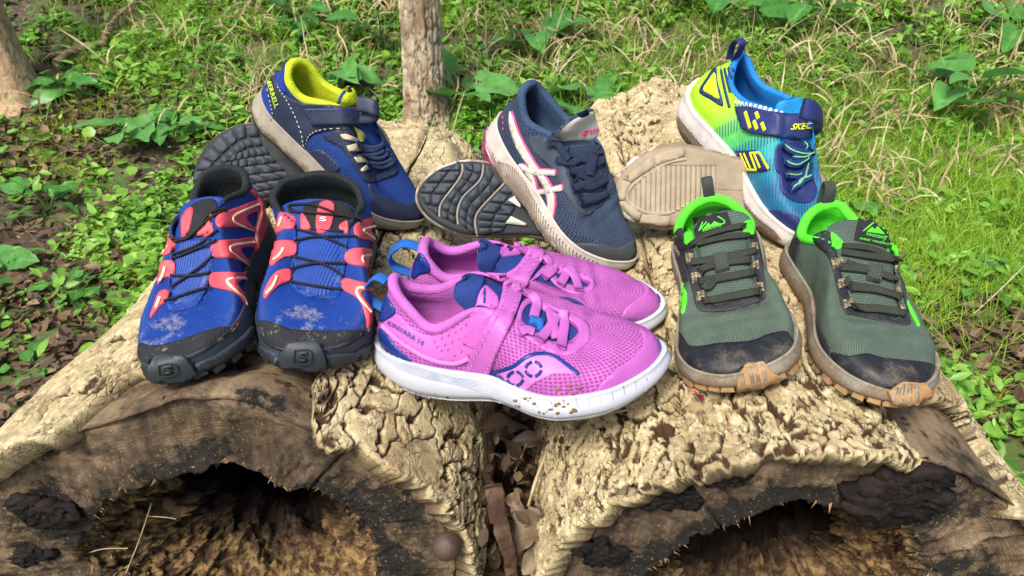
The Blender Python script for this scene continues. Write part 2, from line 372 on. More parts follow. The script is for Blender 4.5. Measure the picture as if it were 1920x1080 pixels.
        mk('bark', V.reshape(-1, 3) - inv, grid(n + 2, V.shape[1]), M_BARK, root, tint=tn.ravel())
    # wood: side under the bark, sawn end, ragged hole, rotten inside
    ph = np.linspace(0, 2 * np.pi, 420, endpoint=False); dg = np.degrees(ph); P1 = np.stack([np.cos(ph), np.sin(ph), 0 * ph], -1)
    hole = .62 + .035 * fbm(P1 * 2.2, 3, sd + 50) + .018 * fbm(P1 * 9, 3, sd + 51)
    rows = []  # (radius factor, y offset, radial uv)
    for yy in (.62, .4, .25, .16, .12, .09, .06, .04, .02, .008): rows.append((np.full(420, 1.0), np.full(420, yy), 0.0))
    for k in np.linspace(0, 1, 44): rows.append((1.0 + (hole - 1.0) * k, 0 * ph, k))
    dep = np.r_[np.linspace(.003, .10, 46), np.geomspace(.106, .55, 14)]
    for k, dd in enumerate(dep):
        f = sstep(0, .09, dd); q4 = np.c_[P1[:, :2] * .12, np.full(420, dd)]
        led = .15 * f * (1 + 1.1 * fbm(P1 * 2.6 + dd * 9, 3, sd + 60)) * (1 - .7 * sstep(.10, .2, dd)) + min(1, dd / .012) * (.05 * fbm(q4 * 40, 3, sd + 61) + .055 * np.abs(fbm(q4 * 120, 3, sd + 64)) + .03 * fbm(q4 * 300, 2, sd + 65))
        rows.append((hole - led, np.full(420, dd) + .006 * fbm(q4 * 90, 2, sd + 62), 1.0 + dd * 6))
    rows.append((np.full(420, .02), np.full(420, .58), 4.0))
    V = []; U = []
    for k, (rf, yo, ru) in enumerate(rows):
        out = -.016 + (.024 if key == 'L' else .008) * np.exp(-((dg - (88 if key == 'L' else 92)) / 17) ** 2) * (1 - sstep(.015, .07, yo))
        base = log_pt(l, ph, y0 + yo, out * np.ones(420)); c = np.stack([np.full(420, l['A'][0]), y0 + yo, np.full(420, l['A'][2])], -1)
        pt = c + (base - c) * rf[:, None]
        if ru == 0 and rf[0] == 1.0: pt = pt + (base - c) * (.012 * fbm(np.stack([np.cos(ph) * 5, np.sin(ph) * 5, yo * 9], -1), 3, sd + 70) + .006 * fbm(np.stack([np.cos(ph) * 22, np.sin(ph) * 22, yo * 14], -1), 3, sd + 75))[:, None]
        elif ru <= 1:   # sawn face: waves, saw marks, darker rot pits
            q3 = np.stack([pt[:, 0], pt[:, 2], 0 * ph], -1)
            pt[:, 1] += .005 * fbm(q3 * 14, 3, sd + 71) + .0022 * fbm(q3 * 70, 4, sd + 72) + .010 * (1 - sstep(0, .035, np.abs(fbm(np.stack([ph * 2.4, 0 * ph + ru * .12, 0 * ph], -1), 2, sd + 77)))) * sstep(.02, .2, ru) + .0012 * vnoise(np.stack([ph * 90, 0 * ph + ru * 5, 0 * ph], -1), sd + 74) - .006 * (1 - sstep(0, .15, ru)) * 0 + .012 * (1 - sstep(0, .07, ru))
            pt = pt + (base - c) * (.012 * fbm(P1 * 5, 3, sd + 70))[:, None] * (1 - ru)
        V.append(pt); U.append(np.stack([ph / 6.283, np.full(420, ru)], -1))
    V = np.stack(V, 1); U = np.stack(U, 1); m = len(rows)
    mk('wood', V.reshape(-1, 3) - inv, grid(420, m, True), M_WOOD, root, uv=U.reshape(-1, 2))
    r_ = np.random.default_rng(sd); parts = []
    for k in r_.integers(0, 420, 330):      # torn fibres round the hole
        b0 = V[k, 53 + r_.integers(0, 14)]; L_ = r_.uniform(.002, .0075); c0 = np.array([l['A'][0], b0[1], l['A'][2]]); dn = (c0 - b0) / np.linalg.norm(c0 - b0); dv = dn * .6 + r_.normal(0, .55, 3) + np.array([0, -.5, 0]); dv /= np.linalg.norm(dv); sv = np.cross(dv, dn + [.1, .2, .3]); sv /= np.linalg.norm(sv) + 1e-9; w_ = L_ * .10
        parts.append((np.array([b0 - dn * .002 - sv * w_, b0 - dn * .002 + sv * w_, b0 + np.cross(sv, dv) * w_, b0 + dv * L_]), [np.array([(0, 1, 3), (1, 2, 3), (2, 0, 3)])]))
    Vs, Fs = join(parts); kind(mk('torn_fibres', Vs - inv, Fs, M_FIBRE, root, smooth=False), 'stuff')
    # far end closed with a plain sawn disc
    ph2 = np.linspace(0, 2 * np.pi, 96, endpoint=False); r0 = log_pt(l, ph2, np.full(96, y1 - .01), -.01); c = np.array(l['B']) - [0, .01, 0]
    Vd = np.concatenate([c + (r0 - c) * k for k in (1, .6, .2, .01)]).reshape(4, 96, 3).transpose(1, 0, 2)
    mk('far_end', Vd.reshape(-1, 3) - inv, grid(96, 4, True), M_WOOD, root, uv=np.zeros((96 * 4, 2)))
    return root
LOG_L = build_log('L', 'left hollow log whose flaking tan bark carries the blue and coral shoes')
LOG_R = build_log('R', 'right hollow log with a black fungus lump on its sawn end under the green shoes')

# ------------------------------------------------------------------ shoe builder
SHOES = {'blue1': {"L":0.22296358385200732,"mir":0,"R":[[-0.0319,0.9825,-0.1834],[-0.999,-0.0373,-0.0263],[-0.0327,0.1823,0.9827]],"T":[-0.2558,0.6614,0.0051],"F":[[0.1,0.1,30.9],[4.6,-16.9,30.4],[17.9,-27.4,28.8],[44.3,-28.7,26.7],[88.3,-27.3,24.5],[120.9,-32.2,22.4],[153.3,-37.2,21.0],[179.2,-35.4,20.6],[201.5,-25.2,22.3],[216.3,-11.9,24.7],[222.3,0.6,26.1],[219.1,16.6,26.0],[205.6,33.4,24.8],[181.6,44.9,23.9],[156.1,46.5,24.5],[126.2,36.1,25.1],[91.8,26.4,26.1],[54.8,26.9,27.5],[21.8,27.0,29.0],[5.4,17.2,30.4]],"B":[4.9,2.4,-1.0,-1.1,0.3,0.4,1.0,3.9,9.1,13.4,14.2,11.2,5.8,1.5,0.1,1.4,2.3,0.6,0.4,3.2],"K":[[5.3,-2.8,89.1],[9.9,-18.6,87.3],[20.2,-27.5,79.3],[43.2,-30.6,67.9],[78.4,-27.0,75.2],[97.8,-22.7,70.1],[122.2,-19.5,54.6],[142.7,-17.9,43.5],[152.6,-11.4,37.1],[156.2,-3.5,33.0],[155.7,2.0,32.3],[152.6,7.9,34.4],[146.3,13.1,35.7],[137.2,16.6,39.5],[116.0,17.6,59.4],[90.0,19.6,81.5],[69.9,24.2,84.1],[34.6,26.7,73.6],[13.7,22.8,80.5],[6.0,13.0,85.7]]},
 'blue2': {"L":0.22139021079323776,"mir":1,"R":[[0.1125,0.9915,0.0655],[-0.9928,0.1149,-0.0349],[-0.0421,-0.0611,0.9972]],"T":[-0.1849,0.676,0.0037],"F":[[-0.1,3.3,28.1],[4.1,26.6,27.7],[17.4,41.5,26.3],[44.2,43.0,24.7],[89.0,38.9,23.0],[122.8,42.0,21.6],[156.1,45.9,20.7],[181.8,43.0,20.6],[201.9,28.8,22.4],[212.6,10.4,24.4],[214.8,-5.0,25.4],[211.3,-19.0,24.4],[199.8,-32.7,22.4],[179.3,-43.5,20.7],[156.9,-48.0,20.9],[127.5,-44.3,21.8],[93.0,-37.9,23.2],[55.8,-38.1,24.8],[22.5,-35.2,26.3],[5.7,-20.3,27.7]],"B":[4.6,2.9,0.1,-0.0,0.6,-0.2,-1.0,0.4,4.4,9.0,10.8,9.6,5.9,2.3,0.7,1.1,1.2,-0.4,-0.4,2.6],"K":[[5.6,-4.5,76.4],[8.3,16.9,72.3],[17.2,30.3,66.7],[38.7,36.1,59.3],[73.3,32.5,69.5],[92.0,26.0,69.3],[117.4,23.6,55.6],[138.7,22.4,42.5],[149.8,15.1,36.2],[154.2,5.9,33.7],[154.2,-1.5,34.1],[151.3,-10.3,36.7],[145.3,-18.1,39.0],[137.1,-22.6,42.4],[117.6,-20.0,55.0],[93.6,-22.0,70.4],[74.4,-37.9,74.3],[39.5,-49.6,66.3],[18.0,-42.6,71.5],[9.2,-26.7,74.2]]},
 'pink1': {"L":0.23516642953481154,"mir":0,"R":[[0.9403,0.3268,-0.0949],[-0.3209,0.9444,0.0719],[0.1132,-0.0372,0.9929]],"T":[-0.1014,0.5209,-0.0386],"F":[[-6.5,-4.8,32.3],[2.7,-23.0,31.5],[27.7,-32.7,28.9],[62.6,-32.9,24.9],[101.3,-31.0,23.3],[122.3,-38.4,23.0],[145.9,-47.0,23.5],[168.5,-46.9,24.4],[198.7,-33.3,26.1],[220.7,-9.6,28.7],[229.0,11.8,29.8],[227.3,26.8,28.0],[216.2,38.9,25.3],[194.1,45.6,23.3],[168.9,44.7,23.6],[136.0,36.1,24.8],[97.5,27.5,26.5],[56.0,28.0,28.5],[18.8,26.9,30.4],[-0.6,14.9,32.0]],"B":[8.5,5.3,-2.3,-4.9,-1.2,2.0,2.7,3.8,6.0,11.0,13.9,11.9,6.7,2.2,0.3,1.1,1.7,0.5,1.4,5.7],"K":[[8.7,2.5,86.8],[13.6,-8.9,83.9],[27.1,-17.8,72.9],[53.9,-23.4,56.0],[88.9,-17.3,74.6],[110.1,-14.3,73.4],[137.5,-14.6,57.7],[153.6,-13.9,49.9],[163.0,-8.0,48.5],[168.0,0.1,50.7],[167.5,5.2,52.2],[162.5,9.8,53.3],[155.0,13.9,55.4],[146.7,16.8,59.5],[128.7,17.2,68.0],[100.3,18.5,83.2],[76.6,22.5,85.9],[43.3,24.1,68.8],[20.5,17.7,71.0],[10.7,11.4,80.1]]},
 'pink2': {"L":0.2321627764816385,"mir":1,"R":[[0.9983,0.0518,0.0253],[-0.0479,0.9897,-0.1349],[-0.0321,0.1334,0.9905]],"T":[-0.0945,0.5882,-0.0235],"F":[[-0.9,-0.0,27.7],[3.9,16.1,27.2],[18.1,26.4,25.7],[46.2,28.7,24.1],[92.9,28.6,22.5],[127.9,34.4,21.1],[162.9,39.0,20.1],[190.9,35.7,19.9],[214.1,23.5,21.3],[227.5,8.2,22.9],[231.1,-4.4,23.6],[225.5,-15.5,23.0],[211.3,-26.3,21.5],[188.7,-34.2,20.1],[164.4,-35.5,20.2],[133.1,-29.8,21.1],[96.7,-23.7,22.5],[57.6,-25.2,24.1],[22.8,-25.4,25.7],[5.2,-16.2,27.2]],"B":[4.6,2.7,-0.0,-0.0,0.9,0.4,-0.1,1.1,4.3,7.8,9.0,8.4,5.4,2.1,0.7,1.2,1.4,-0.0,-0.1,2.7],"K":[[11.9,3.9,75.0],[13.2,12.5,71.7],[19.8,17.7,65.1],[38.6,19.6,57.0],[69.2,19.4,68.5],[89.8,14.7,68.3],[118.0,10.2,57.1],[142.0,6.1,47.4],[156.7,2.7,43.1],[163.9,-1.6,42.7],[164.4,-4.7,43.0],[159.8,-9.6,43.5],[151.7,-15.0,44.3],[141.7,-19.0,46.0],[121.7,-18.5,53.0],[96.5,-18.4,61.7],[74.4,-21.3,61.4],[36.1,-22.5,54.8],[17.6,-15.7,67.4],[12.0,-6.8,73.8]]},
 'green1': {"L":0.2248404749716272,"mir":0,"R":[[-0.1324,0.9563,-0.2609],[-0.991,-0.1325,0.0173],[-0.018,0.2608,0.9652]],"T":[0.2093,0.6603,-0.0017],"F":[[-0.2,-0.8,24.8],[4.0,-23.8,24.6],[17.3,-38.2,23.6],[44.3,-39.1,22.1],[89.5,-34.8,20.4],[123.3,-37.8,18.9],[156.7,-42.4,17.9],[182.9,-43.4,17.9],[204.3,-35.7,19.3],[217.2,-21.0,20.5],[221.2,-5.0,21.3],[216.8,16.9,22.0],[203.1,37.0,21.8],[181.3,45.7,20.2],[158.2,45.9,19.5],[128.3,39.0,19.6],[93.4,32.8,20.4],[55.8,36.3,21.7],[22.4,36.3,23.1],[5.5,22.4,24.3]],"B":[4.5,3.2,0.8,0.6,0.9,-0.0,-0.9,0.1,3.4,7.2,8.5,7.3,4.1,1.2,0.1,0.8,1.2,-0.0,0.1,2.7],"K":[[6.7,0.7,63.8],[10.5,-18.7,60.3],[21.2,-31.0,53.6],[42.0,-35.7,49.0],[76.4,-22.7,58.4],[96.1,-18.0,57.3],[121.2,-18.2,47.0],[142.1,-16.0,37.4],[151.4,-9.3,34.3],[154.0,0.0,34.3],[154.3,8.2,34.1],[153.7,17.9,33.4],[148.9,25.9,33.7],[138.1,25.5,39.0],[117.4,23.9,50.0],[94.5,24.9,59.7],[75.4,32.4,60.3],[40.0,32.9,51.9],[20.3,25.7,54.6],[10.8,16.3,59.7]]},
 'green2': {"L":0.2222837170574545,"mir":1,"R":[[-0.0116,0.9995,0.0291],[-0.9999,-0.0119,0.0087],[0.009,-0.029,0.9995]],"T":[0.2938,0.6389,-0.005],"F":[[0.1,-0.7,25.4],[4.6,17.3,24.9],[17.9,28.5,23.6],[44.5,30.2,22.0],[88.7,29.1,20.5],[121.5,34.7,19.3],[154.1,40.2,18.8],[179.9,38.2,19.0],[201.6,25.6,20.4],[215.9,8.8,20.5],[221.3,-6.2,19.8],[217.0,-21.4,19.5],[203.1,-35.7,18.9],[180.2,-44.2,18.3],[156.5,-44.7,18.7],[126.5,-36.9,19.6],[92.0,-28.9,20.9],[54.9,-29.9,22.3],[21.9,-29.7,23.7],[5.5,-19.0,25.0]],"B":[4.5,2.6,-0.0,-0.1,0.8,0.5,0.3,1.8,5.1,8.7,9.9,8.6,5.2,2.1,0.7,1.3,1.8,0.7,0.7,3.0],"K":[[6.8,5.6,69.5],[9.0,15.8,67.6],[18.5,23.3,61.9],[42.5,31.9,55.3],[80.8,36.3,62.3],[100.9,30.9,57.3],[124.7,25.7,45.5],[143.4,22.7,38.6],[150.5,14.0,36.5],[151.2,4.1,36.9],[149.9,-2.8,37.1],[147.5,-9.8,37.5],[140.6,-15.7,39.4],[129.3,-19.2,45.8],[111.3,-20.9,54.3],[90.7,-21.1,62.8],[73.5,-21.2,63.3],[39.5,-29.9,49.7],[18.9,-22.3,57.3],[9.4,-10.2,65.2]]},
 'mer1': {"L":0.21034739469386934,"mir":0,"R":[[0.7469,0.2649,0.6099],[-0.1776,0.9634,-0.201],[-0.6408,0.0419,0.7666]],"T":[-0.2743,0.7689,0.1049],"F":[[-3.5,-2.7,29.3],[5.7,-15.7,28.1],[21.9,-23.2,25.9],[44.8,-25.1,23.9],[83.2,-27.6,22.3],[112.8,-33.1,21.6],[143.1,-36.1,21.4],[167.4,-31.0,21.8],[187.8,-17.8,23.6],[201.3,-2.9,25.5],[207.2,8.7,26.1],[205.5,18.9,25.1],[194.8,28.1,23.0],[174.2,33.6,21.3],[151.1,33.5,21.7],[121.4,27.3,22.9],[86.9,21.0,24.6],[50.0,21.8,26.5],[17.2,21.2,28.2],[0.7,12.2,29.4]],"B":[5.1,4.1,2.2,2.4,1.3,0.3,0.4,2.9,7.3,10.8,10.7,8.6,4.4,1.1,-0.1,0.8,1.3,-0.3,-0.4,2.7],"K":[[4.5,0.1,79.7],[7.4,-10.8,75.4],[17.4,-17.3,69.5],[38.2,-17.1,65.5],[70.0,-10.7,83.4],[84.8,-10.9,78.3],[104.4,-14.4,59.5],[122.2,-14.6,48.5],[133.2,-12.2,41.4],[138.1,-8.8,38.0],[140.5,-4.6,38.9],[142.5,2.7,44.1],[142.3,9.4,50.4],[140.1,14.1,57.5],[125.1,16.1,67.8],[101.2,18.5,81.0],[79.9,22.6,83.4],[42.3,22.7,71.3],[20.6,19.5,77.9],[9.1,11.4,80.6]]},
 'asi1': {"L":0.20896679905916968,"mir":0,"R":[[0.65,0.6364,0.4152],[-0.5479,0.7711,-0.3242],[-0.5265,-0.0168,0.85]],"T":[-0.0253,0.7779,0.0659],"F":[[-3.3,-2.4,39.2],[8.7,-16.1,36.0],[30.5,-22.3,31.2],[54.8,-24.4,27.9],[90.8,-26.2,25.5],[114.8,-32.5,24.3],[140.3,-37.1,23.8],[164.5,-33.1,24.3],[185.9,-19.8,26.5],[198.2,-4.1,28.5],[202.7,8.1,29.0],[200.3,18.0,27.6],[188.9,26.5,24.9],[167.6,31.1,22.6],[145.0,30.9,23.0],[116.8,25.5,24.8],[83.9,20.0,27.4],[48.0,21.7,30.7],[15.8,21.7,34.4],[-0.2,12.8,37.9]],"B":[1.9,-0.6,-3.3,-3.2,-1.9,-0.8,0.5,3.2,7.8,12.5,13.1,10.6,5.7,1.7,0.2,1.1,1.5,-0.5,-1.3,0.9],"K":[[4.0,2.0,94.0],[4.9,-8.5,91.6],[12.3,-16.0,84.6],[34.7,-18.8,71.9],[69.4,-15.3,83.6],[89.3,-14.9,76.2],[109.9,-15.1,62.2],[125.2,-15.0,51.9],[134.2,-11.3,47.7],[137.9,-6.3,47.2],[139.7,-1.7,47.8],[141.1,4.9,49.5],[139.7,11.4,52.3],[135.7,17.2,58.4],[119.2,21.3,75.3],[102.4,22.9,87.5],[88.4,26.0,87.2],[50.0,26.3,79.4],[18.0,18.6,86.9],[6.3,11.0,91.9]]},
 'ske1': {"L":0.23568147436036654,"mir":0,"R":[[0.4078,0.9099,0.0765],[-0.8253,0.4032,-0.3954],[-0.3906,0.0981,0.9153]],"T":[0.2179,0.8298,0.0753],"F":[[-11.3,-7.1,45.7],[-3.1,-26.1,41.7],[18.2,-31.8,37.8],[51.8,-27.7,35.6],[97.0,-25.0,35.1],[126.2,-30.5,33.7],[158.2,-32.9,31.4],[183.8,-27.1,30.3],[202.0,-19.3,31.7],[217.9,-7.4,32.5],[226.1,3.5,32.0],[225.6,13.8,29.6],[214.2,23.0,26.1],[191.2,28.2,23.1],[165.8,29.1,23.6],[133.8,25.3,26.2],[96.1,21.1,29.8],[54.8,23.8,34.1],[16.9,23.7,39.0],[-3.8,12.4,43.7]],"B":[2.7,-1.4,-5.3,-5.4,-3.9,-1.2,2.2,6.5,9.5,12.1,11.8,9.5,4.9,1.1,-0.0,1.3,1.9,-0.1,-0.7,1.8],"K":[[11.7,5.3,96.9],[18.0,-4.0,92.3],[32.7,-11.4,78.9],[57.1,-8.8,76.2],[96.6,-2.3,92.7],[115.7,-7.6,80.6],[135.2,-12.3,64.8],[151.5,-14.4,53.6],[161.6,-10.8,48.4],[166.7,-5.1,46.2],[165.6,-1.0,46.2],[159.5,4.1,48.0],[151.2,9.2,49.1],[144.8,15.1,51.6],[135.4,23.4,65.6],[119.4,30.9,86.6],[100.4,35.3,93.0],[45.8,22.5,80.8],[18.0,18.3,92.2],[9.9,12.9,97.2]]},
 'mer2': {"L":0.21822731549035002,"mir":1,"R":[[-0.9889,-0.1464,-0.0264],[-0.0912,0.4568,0.8849],[-0.1175,0.8775,-0.465]],"T":[-0.1404,0.7818,0.0631],"F":[[0.0,0.0,26.4],[4.4,16.6,25.9],[17.4,27.5,24.6],[43.5,30.5,23.1],[87.0,31.5,21.5],[119.5,38.1,20.1],[152.0,42.7,19.3],[178.0,37.6,19.1],[200.1,23.1,20.4],[213.9,5.8,21.9],[219.2,-8.5,22.5],[216.2,-21.2,21.9],[203.9,-32.7,20.4],[181.6,-39.7,19.2],[157.2,-39.8,19.4],[126.5,-32.6,20.3],[91.5,-25.3,21.6],[54.5,-26.1,23.1],[21.8,-25.9,24.7],[5.4,-16.4,26.0]],"B":[4.4,2.6,-0.0,-0.1,0.8,0.4,-0.0,1.2,4.1,7.2,7.7,6.5,3.4,0.8,-0.0,0.9,1.3,0.0,0.0,2.6],"K":[[6.5,0.0,68.2],[8.7,10.5,67.1],[17.5,17.4,62.7],[39.3,19.8,55.0],[74.2,17.4,62.7],[91.7,13.9,63.8],[113.5,12.1,56.1],[130.9,10.5,49.5],[140.8,7.0,45.1],[144.0,2.3,44.0],[144.0,-1.2,44.0],[141.8,-5.8,45.1],[135.3,-9.9,47.9],[126.5,-12.4,51.6],[111.3,-13.3,57.3],[91.6,-14.5,64.3],[74.2,-17.8,63.0],[39.3,-20.0,55.2],[17.5,-17.5,62.7],[8.7,-10.5,67.1]]},
 'asi2': {"L":0.22415353623542775,"mir":1,"R":[[-0.9807,0.1936,-0.0261],[0.0744,0.4937,0.8664],[0.1806,0.8478,-0.4986]],"T":[0.1224,0.7068,-0.0025],"F":[[-0.0,-0.0,27.0],[4.5,15.6,26.5],[17.9,25.6,25.2],[44.8,27.7,23.6],[89.6,27.6,22.0],[123.3,33.0,20.7],[157.1,37.4,19.8],[184.2,34.0,19.5],[206.9,22.1,20.9],[220.7,7.0,22.4],[225.3,-5.6,23.1],[221.3,-17.2,22.4],[208.0,-28.2,20.9],[185.2,-35.9,19.5],[160.6,-37.3,19.8],[129.4,-31.1,20.7],[93.8,-24.3,22.0],[55.9,-25.1,23.6],[22.3,-24.9,25.2],[5.6,-15.8,26.5]],"B":[4.5,2.7,0.0,0.0,0.9,0.5,0.0,1.1,4.0,7.2,7.8,6.7,3.6,0.9,0.0,0.9,1.4,0.0,0.0,2.7],"K":[[6.5,-0.1,69.7],[8.9,9.9,68.5],[17.9,16.7,64.0],[40.3,18.9,56.1],[76.2,16.7,64.0],[94.2,13.4,65.1],[116.6,11.6,57.3],[134.5,10.0,50.5],[144.6,6.7,46.0],[147.9,2.2,44.9],[147.9,-1.1,44.9],[145.7,-5.6,46.0],[139.0,-9.3,48.7],[130.0,-11.6,52.3],[114.3,-12.2,57.9],[94.1,-13.4,65.1],[76.2,-16.7,64.0],[40.3,-19.0,56.2],[17.8,-16.8,64.1],[8.7,-10.2,68.6]]},
 'ske2': {"L":0.2142178899690442,"mir":1,"R":[[-0.9971,0.0637,0.0427],[0.0691,0.5054,0.8601],[0.0332,0.8605,-0.5083]],"T":[0.324,0.6916,0.0438],"F":[[0.0,-0.0,25.8],[4.3,15.6,25.4],[17.2,25.7,24.1],[42.9,28.2,22.6],[85.7,28.5,21.1],[117.7,34.5,19.7],[149.7,39.3,18.9],[175.2,35.7,18.6],[196.5,22.7,19.9],[209.9,6.7,21.4],[215.1,-6.6,22.1],[211.6,-18.8,21.4],[199.4,-30.3,19.9],[177.8,-37.7,18.7],[154.2,-38.0,18.9],[124.2,-31.1,19.8],[89.9,-24.1,21.1],[53.5,-24.9,22.6],[21.4,-24.6,24.1],[5.4,-15.6,25.4]],"B":[4.3,2.6,-0.0,-0.0,0.8,0.4,-0.1,1.0,3.9,6.9,7.6,6.5,3.5,0.9,0.0,0.9,1.3,-0.0,-0.0,2.6],"K":[[6.4,0.0,66.7],[8.6,10.0,65.6],[17.1,16.7,61.3],[38.6,18.9,53.8],[72.8,16.7,61.3],[90.0,13.3,62.4],[111.4,11.6,54.8],[128.5,10.0,48.4],[138.2,6.7,44.1],[141.4,2.2,43.0],[141.4,-1.1,43.0],[139.2,-5.5,44.1],[132.8,-9.4,46.7],[124.2,-11.7,50.2],[109.2,-12.5,55.7],[90.0,-13.7,62.6],[72.8,-17.1,61.6],[38.6,-19.2,53.9],[17.1,-16.8,61.4],[8.6,-10.0,65.6]]}}
def sym(h): return np.array(list(h) + list(h[9:0:-1]), float)[:, None]
H1 = sym([.45, .45, .45, .5, .55, .62, .72, .82, .88, .9, .9]); O1 = sym([.012, .010, .008, .004, .004, .004, .006, .006, .004, .002, .002])
F2 = sym([.2, .2, .2, .25, .4, .5, .52, .5, .48, .48, .48]); H2 = sym([.35, .35, .35, .35, .22, .16, .12, .12, .12, .12, .12])
class Shoe:
    """a shoe's surfaces in its own frame: x heel to toe, z up from the ground"""
    def __init__(s, key, name, label, group):
        d = SHOES[key]; s.L = d['L']; s.mir = d['mir']; s.R = np.array(d['R']); s.T = np.array(d['T'])
        s.F = np.array(d['F']) / 1000; s.B = s.F.copy(); s.B[:, 2] = np.array(d['B']) / 1000; s.K = np.array(d['K']) / 1000
        s.root = thing(name, label, 'shoe', s.T, group, s.R); s.bv = []; s.bs = []; s.on = 'all'; s.key = key
    def out(s, u):
        t = cr(s.F, u + .05) - cr(s.F, u - .05); o = np.stack([t[..., 1], -t[..., 0], 0 * t[..., 0]], -1); o /= np.linalg.norm(o, axis=-1, keepdims=True) + 1e-12
        return -o if s.mir else o
    def surf(s, u, t):
        u, t = np.broadcast_arrays(np.asarray(u, float), np.asarray(t, float)); P0 = cr(s.F, u); P3 = cr(s.K, u); o = s.out(u); Z = np.array([0, 0, 1.])
        dz = (P3 - P0)[..., 2:3]; C1 = P0 + Z * cr(H1, u) * dz + o * cr(O1, u) * s.L; C2 = P3 + cr(F2, u) * (P0 - P3) * [1, 1, 0] - Z * cr(H2, u) * dz
        t = t[..., None]; return (1 - t) ** 3 * P0 + 3 * t * (1 - t) ** 2 * C1 + 3 * t * t * (1 - t) * C2 + t ** 3 * P3
    def norm(s, u, t, e=.02):
        a = s.surf(u + e * 4, t) - s.surf(u - e * 4, t); b = s.surf(u, np.minimum(t + e, 1)) - s.surf(u, np.maximum(t - e, 0)); n = np.cross(a, b)
        n = n / (np.linalg.norm(n, axis=-1, keepdims=True) + 1e-12); return -n if s.mir else n
    def W(s, P): return P @ s.R.T + s.T
    def add(s, name, V, F, m, hit=True, parent=None, **kw):
        if s.mir and kw.pop('flip', True): F = [np.asarray(f)[:, ::-1] for f in (F if isinstance(F, list) else [F])]
        kw.pop('flip', None); ob = mk(name, V, F, m, parent or s.root, **kw)
        if hit: s.reg(V, F, name in ('midsole', 'outsole'))
        return ob
    def reg(s, V, F, sole=False):
        (s.bs if sole else s.bv).append(BVHTree.FromPolygons([tuple(v) for v in s.W(np.asarray(V, float))], [tuple(int(i) for i in r) for f in (F if isinstance(F, list) else [F]) for r in f]))
    def build(s, m_upper, m_lining, m_mid, m_out, m_tongue, collar=.005, flare=.004, tongue=(.03, 40, .9), tk=.004, bulge=.6, crease=0.0, midfun=None, outh=.004, foam=None, lin=None, lugs=True, rim=.003, tipm=None, ta=.2):
        L = s.L; N = 200; u = np.arange(N) / N * 20; M = 36; t = np.linspace(0, 1, M)
        U, T = np.meshgrid(u, t, indexing='ij'); S = s.surf(U, T); n = s.norm(U, T)
        if crease:   # flex folds across the vamp
            x = S[..., 0] / L; S = S + n * (crease * np.exp(-((x - .70) / .07) ** 2) * np.sin((x - .5) * 95 + 9 * S[..., 1:2][..., 0] / L) * sstep(.35, .7, T))[..., None]
        S = S + n * (.0012 * fbm(S * 42 + len(s.key) * 3.7, 3, 4))[..., None] * sstep(0, .2, T)[..., None]
        al = np.cumsum(np.r_[0, np.linalg.norm(np.diff(cr(s.F, u), axis=0), axis=1)]); ht = np.linalg.norm(np.diff(S, axis=1), axis=2); ht = np.concatenate([np.zeros((N, 1)), np.cumsum(ht, 1)], 1)
        UV = np.stack([np.repeat(al[:, None], M, 1), ht], -1)
        s.add('upper', S.reshape(-1, 3), grid(N, M, True), m_upper, uv=UV.reshape(-1, 2))
        # lining, with the padded collar rolled over its top
        tl = np.linspace(1, .02, 22); Ul, Tl = np.meshgrid(u, tl, indexing='ij'); Tl = np.where(np.abs(Ul - 10) < 5.2, 1 - (1 - Tl) * .4, Tl); nl = s.norm(Ul, Tl); ins = .0025 + .004 * sstep(.5, 1, Tl)
        V = s.surf(Ul, Tl) - nl * ins[..., None]
        s.add('lining', V.reshape(-1, 3), grid(N, 22, True), m_lining, uv=np.stack([np.repeat(al[:, None], 22, 1), Tl * .06], -1).reshape(-1, 2), flip=True)
        P = cr(s.F, u); c = P.mean(0); zi = P[:, 2].max() * .55 + P[:, 2].min() * .45
        rr = np.array([.97, .7, .4, .1]); ax = np.clip(P[:, 0], .12 * L, .88 * L); cc = np.stack([ax, 0 * ax, P[:, 2]], -1)
        I = cc[:, None] + (P - cc)[:, None] * rr[None, :, None]; I[..., 2] += .003
        s.add('insole', I.reshape(-1, 3), grid(N, 4, True), m_lining, uv=I[..., :2].reshape(-1, 2))
        k = np.arange(0, 20, .1); k = np.r_[np.linspace(-4.6, 4.6, 90)]; Pc = cr(s.K, k); fade = 1 - .75 * sstep(3.2, 4.6, np.abs(k))
        Vc, Fc = tube(Pc - s.norm(k, np.full(k.shape, .97)) * .0025 * fade[:, None], collar * fade, 12)
        s.add('collar', Vc, Fc, foam or m_lining, uv=np.stack([np.repeat(np.linspace(0, .25, 90), 12), np.tile(np.linspace(0, .03, 12), 90)], -1), flip=False)
        k = np.linspace(4.2, 15.8, 110); Pe = cr(s.K, k) - np.array([0, 0, .0006])
        Ve, Fe = tube(Pe, .0013, 8); s.add('eyestay_edge', Ve, Fe, m_upper, uv=np.zeros((len(Ve), 2)), flip=False)
        # tongue
        ext, ang, wf = tongue[-3:]; m = 40; ww = np.linspace(-.12, 1, 26); lu = 9.5 - 5.4 * np.maximum(ww, 0); ru = 9.5 + 6.4 * np.maximum(ww, 0)
        A, Bq = cr(s.K, lu), cr(s.K, ru); A = A + (ww < 0)[:, None] * np.array([.12 * L, 0, -.02 * L]) * (-ww / .12)[:, None]; Bq = Bq + (ww < 0)[:, None] * np.array([.12 * L, 0, -.02 * L]) * (-ww / .12)[:, None]
        C = (A + Bq) / 2; wd = (A - Bq); hw = np.linalg.norm(wd, axis=1) / 2; dr = wd / (2 * hw[:, None] + 1e-9)
        dr[:4] = dr[4]; hw = np.maximum(hw, .010)
        ne = 14; e = np.linspace(0, 1, ne + 1)[1:]; back = np.array([-math.cos(math.radians(ang)), 0, math.sin(math.radians(ang))])
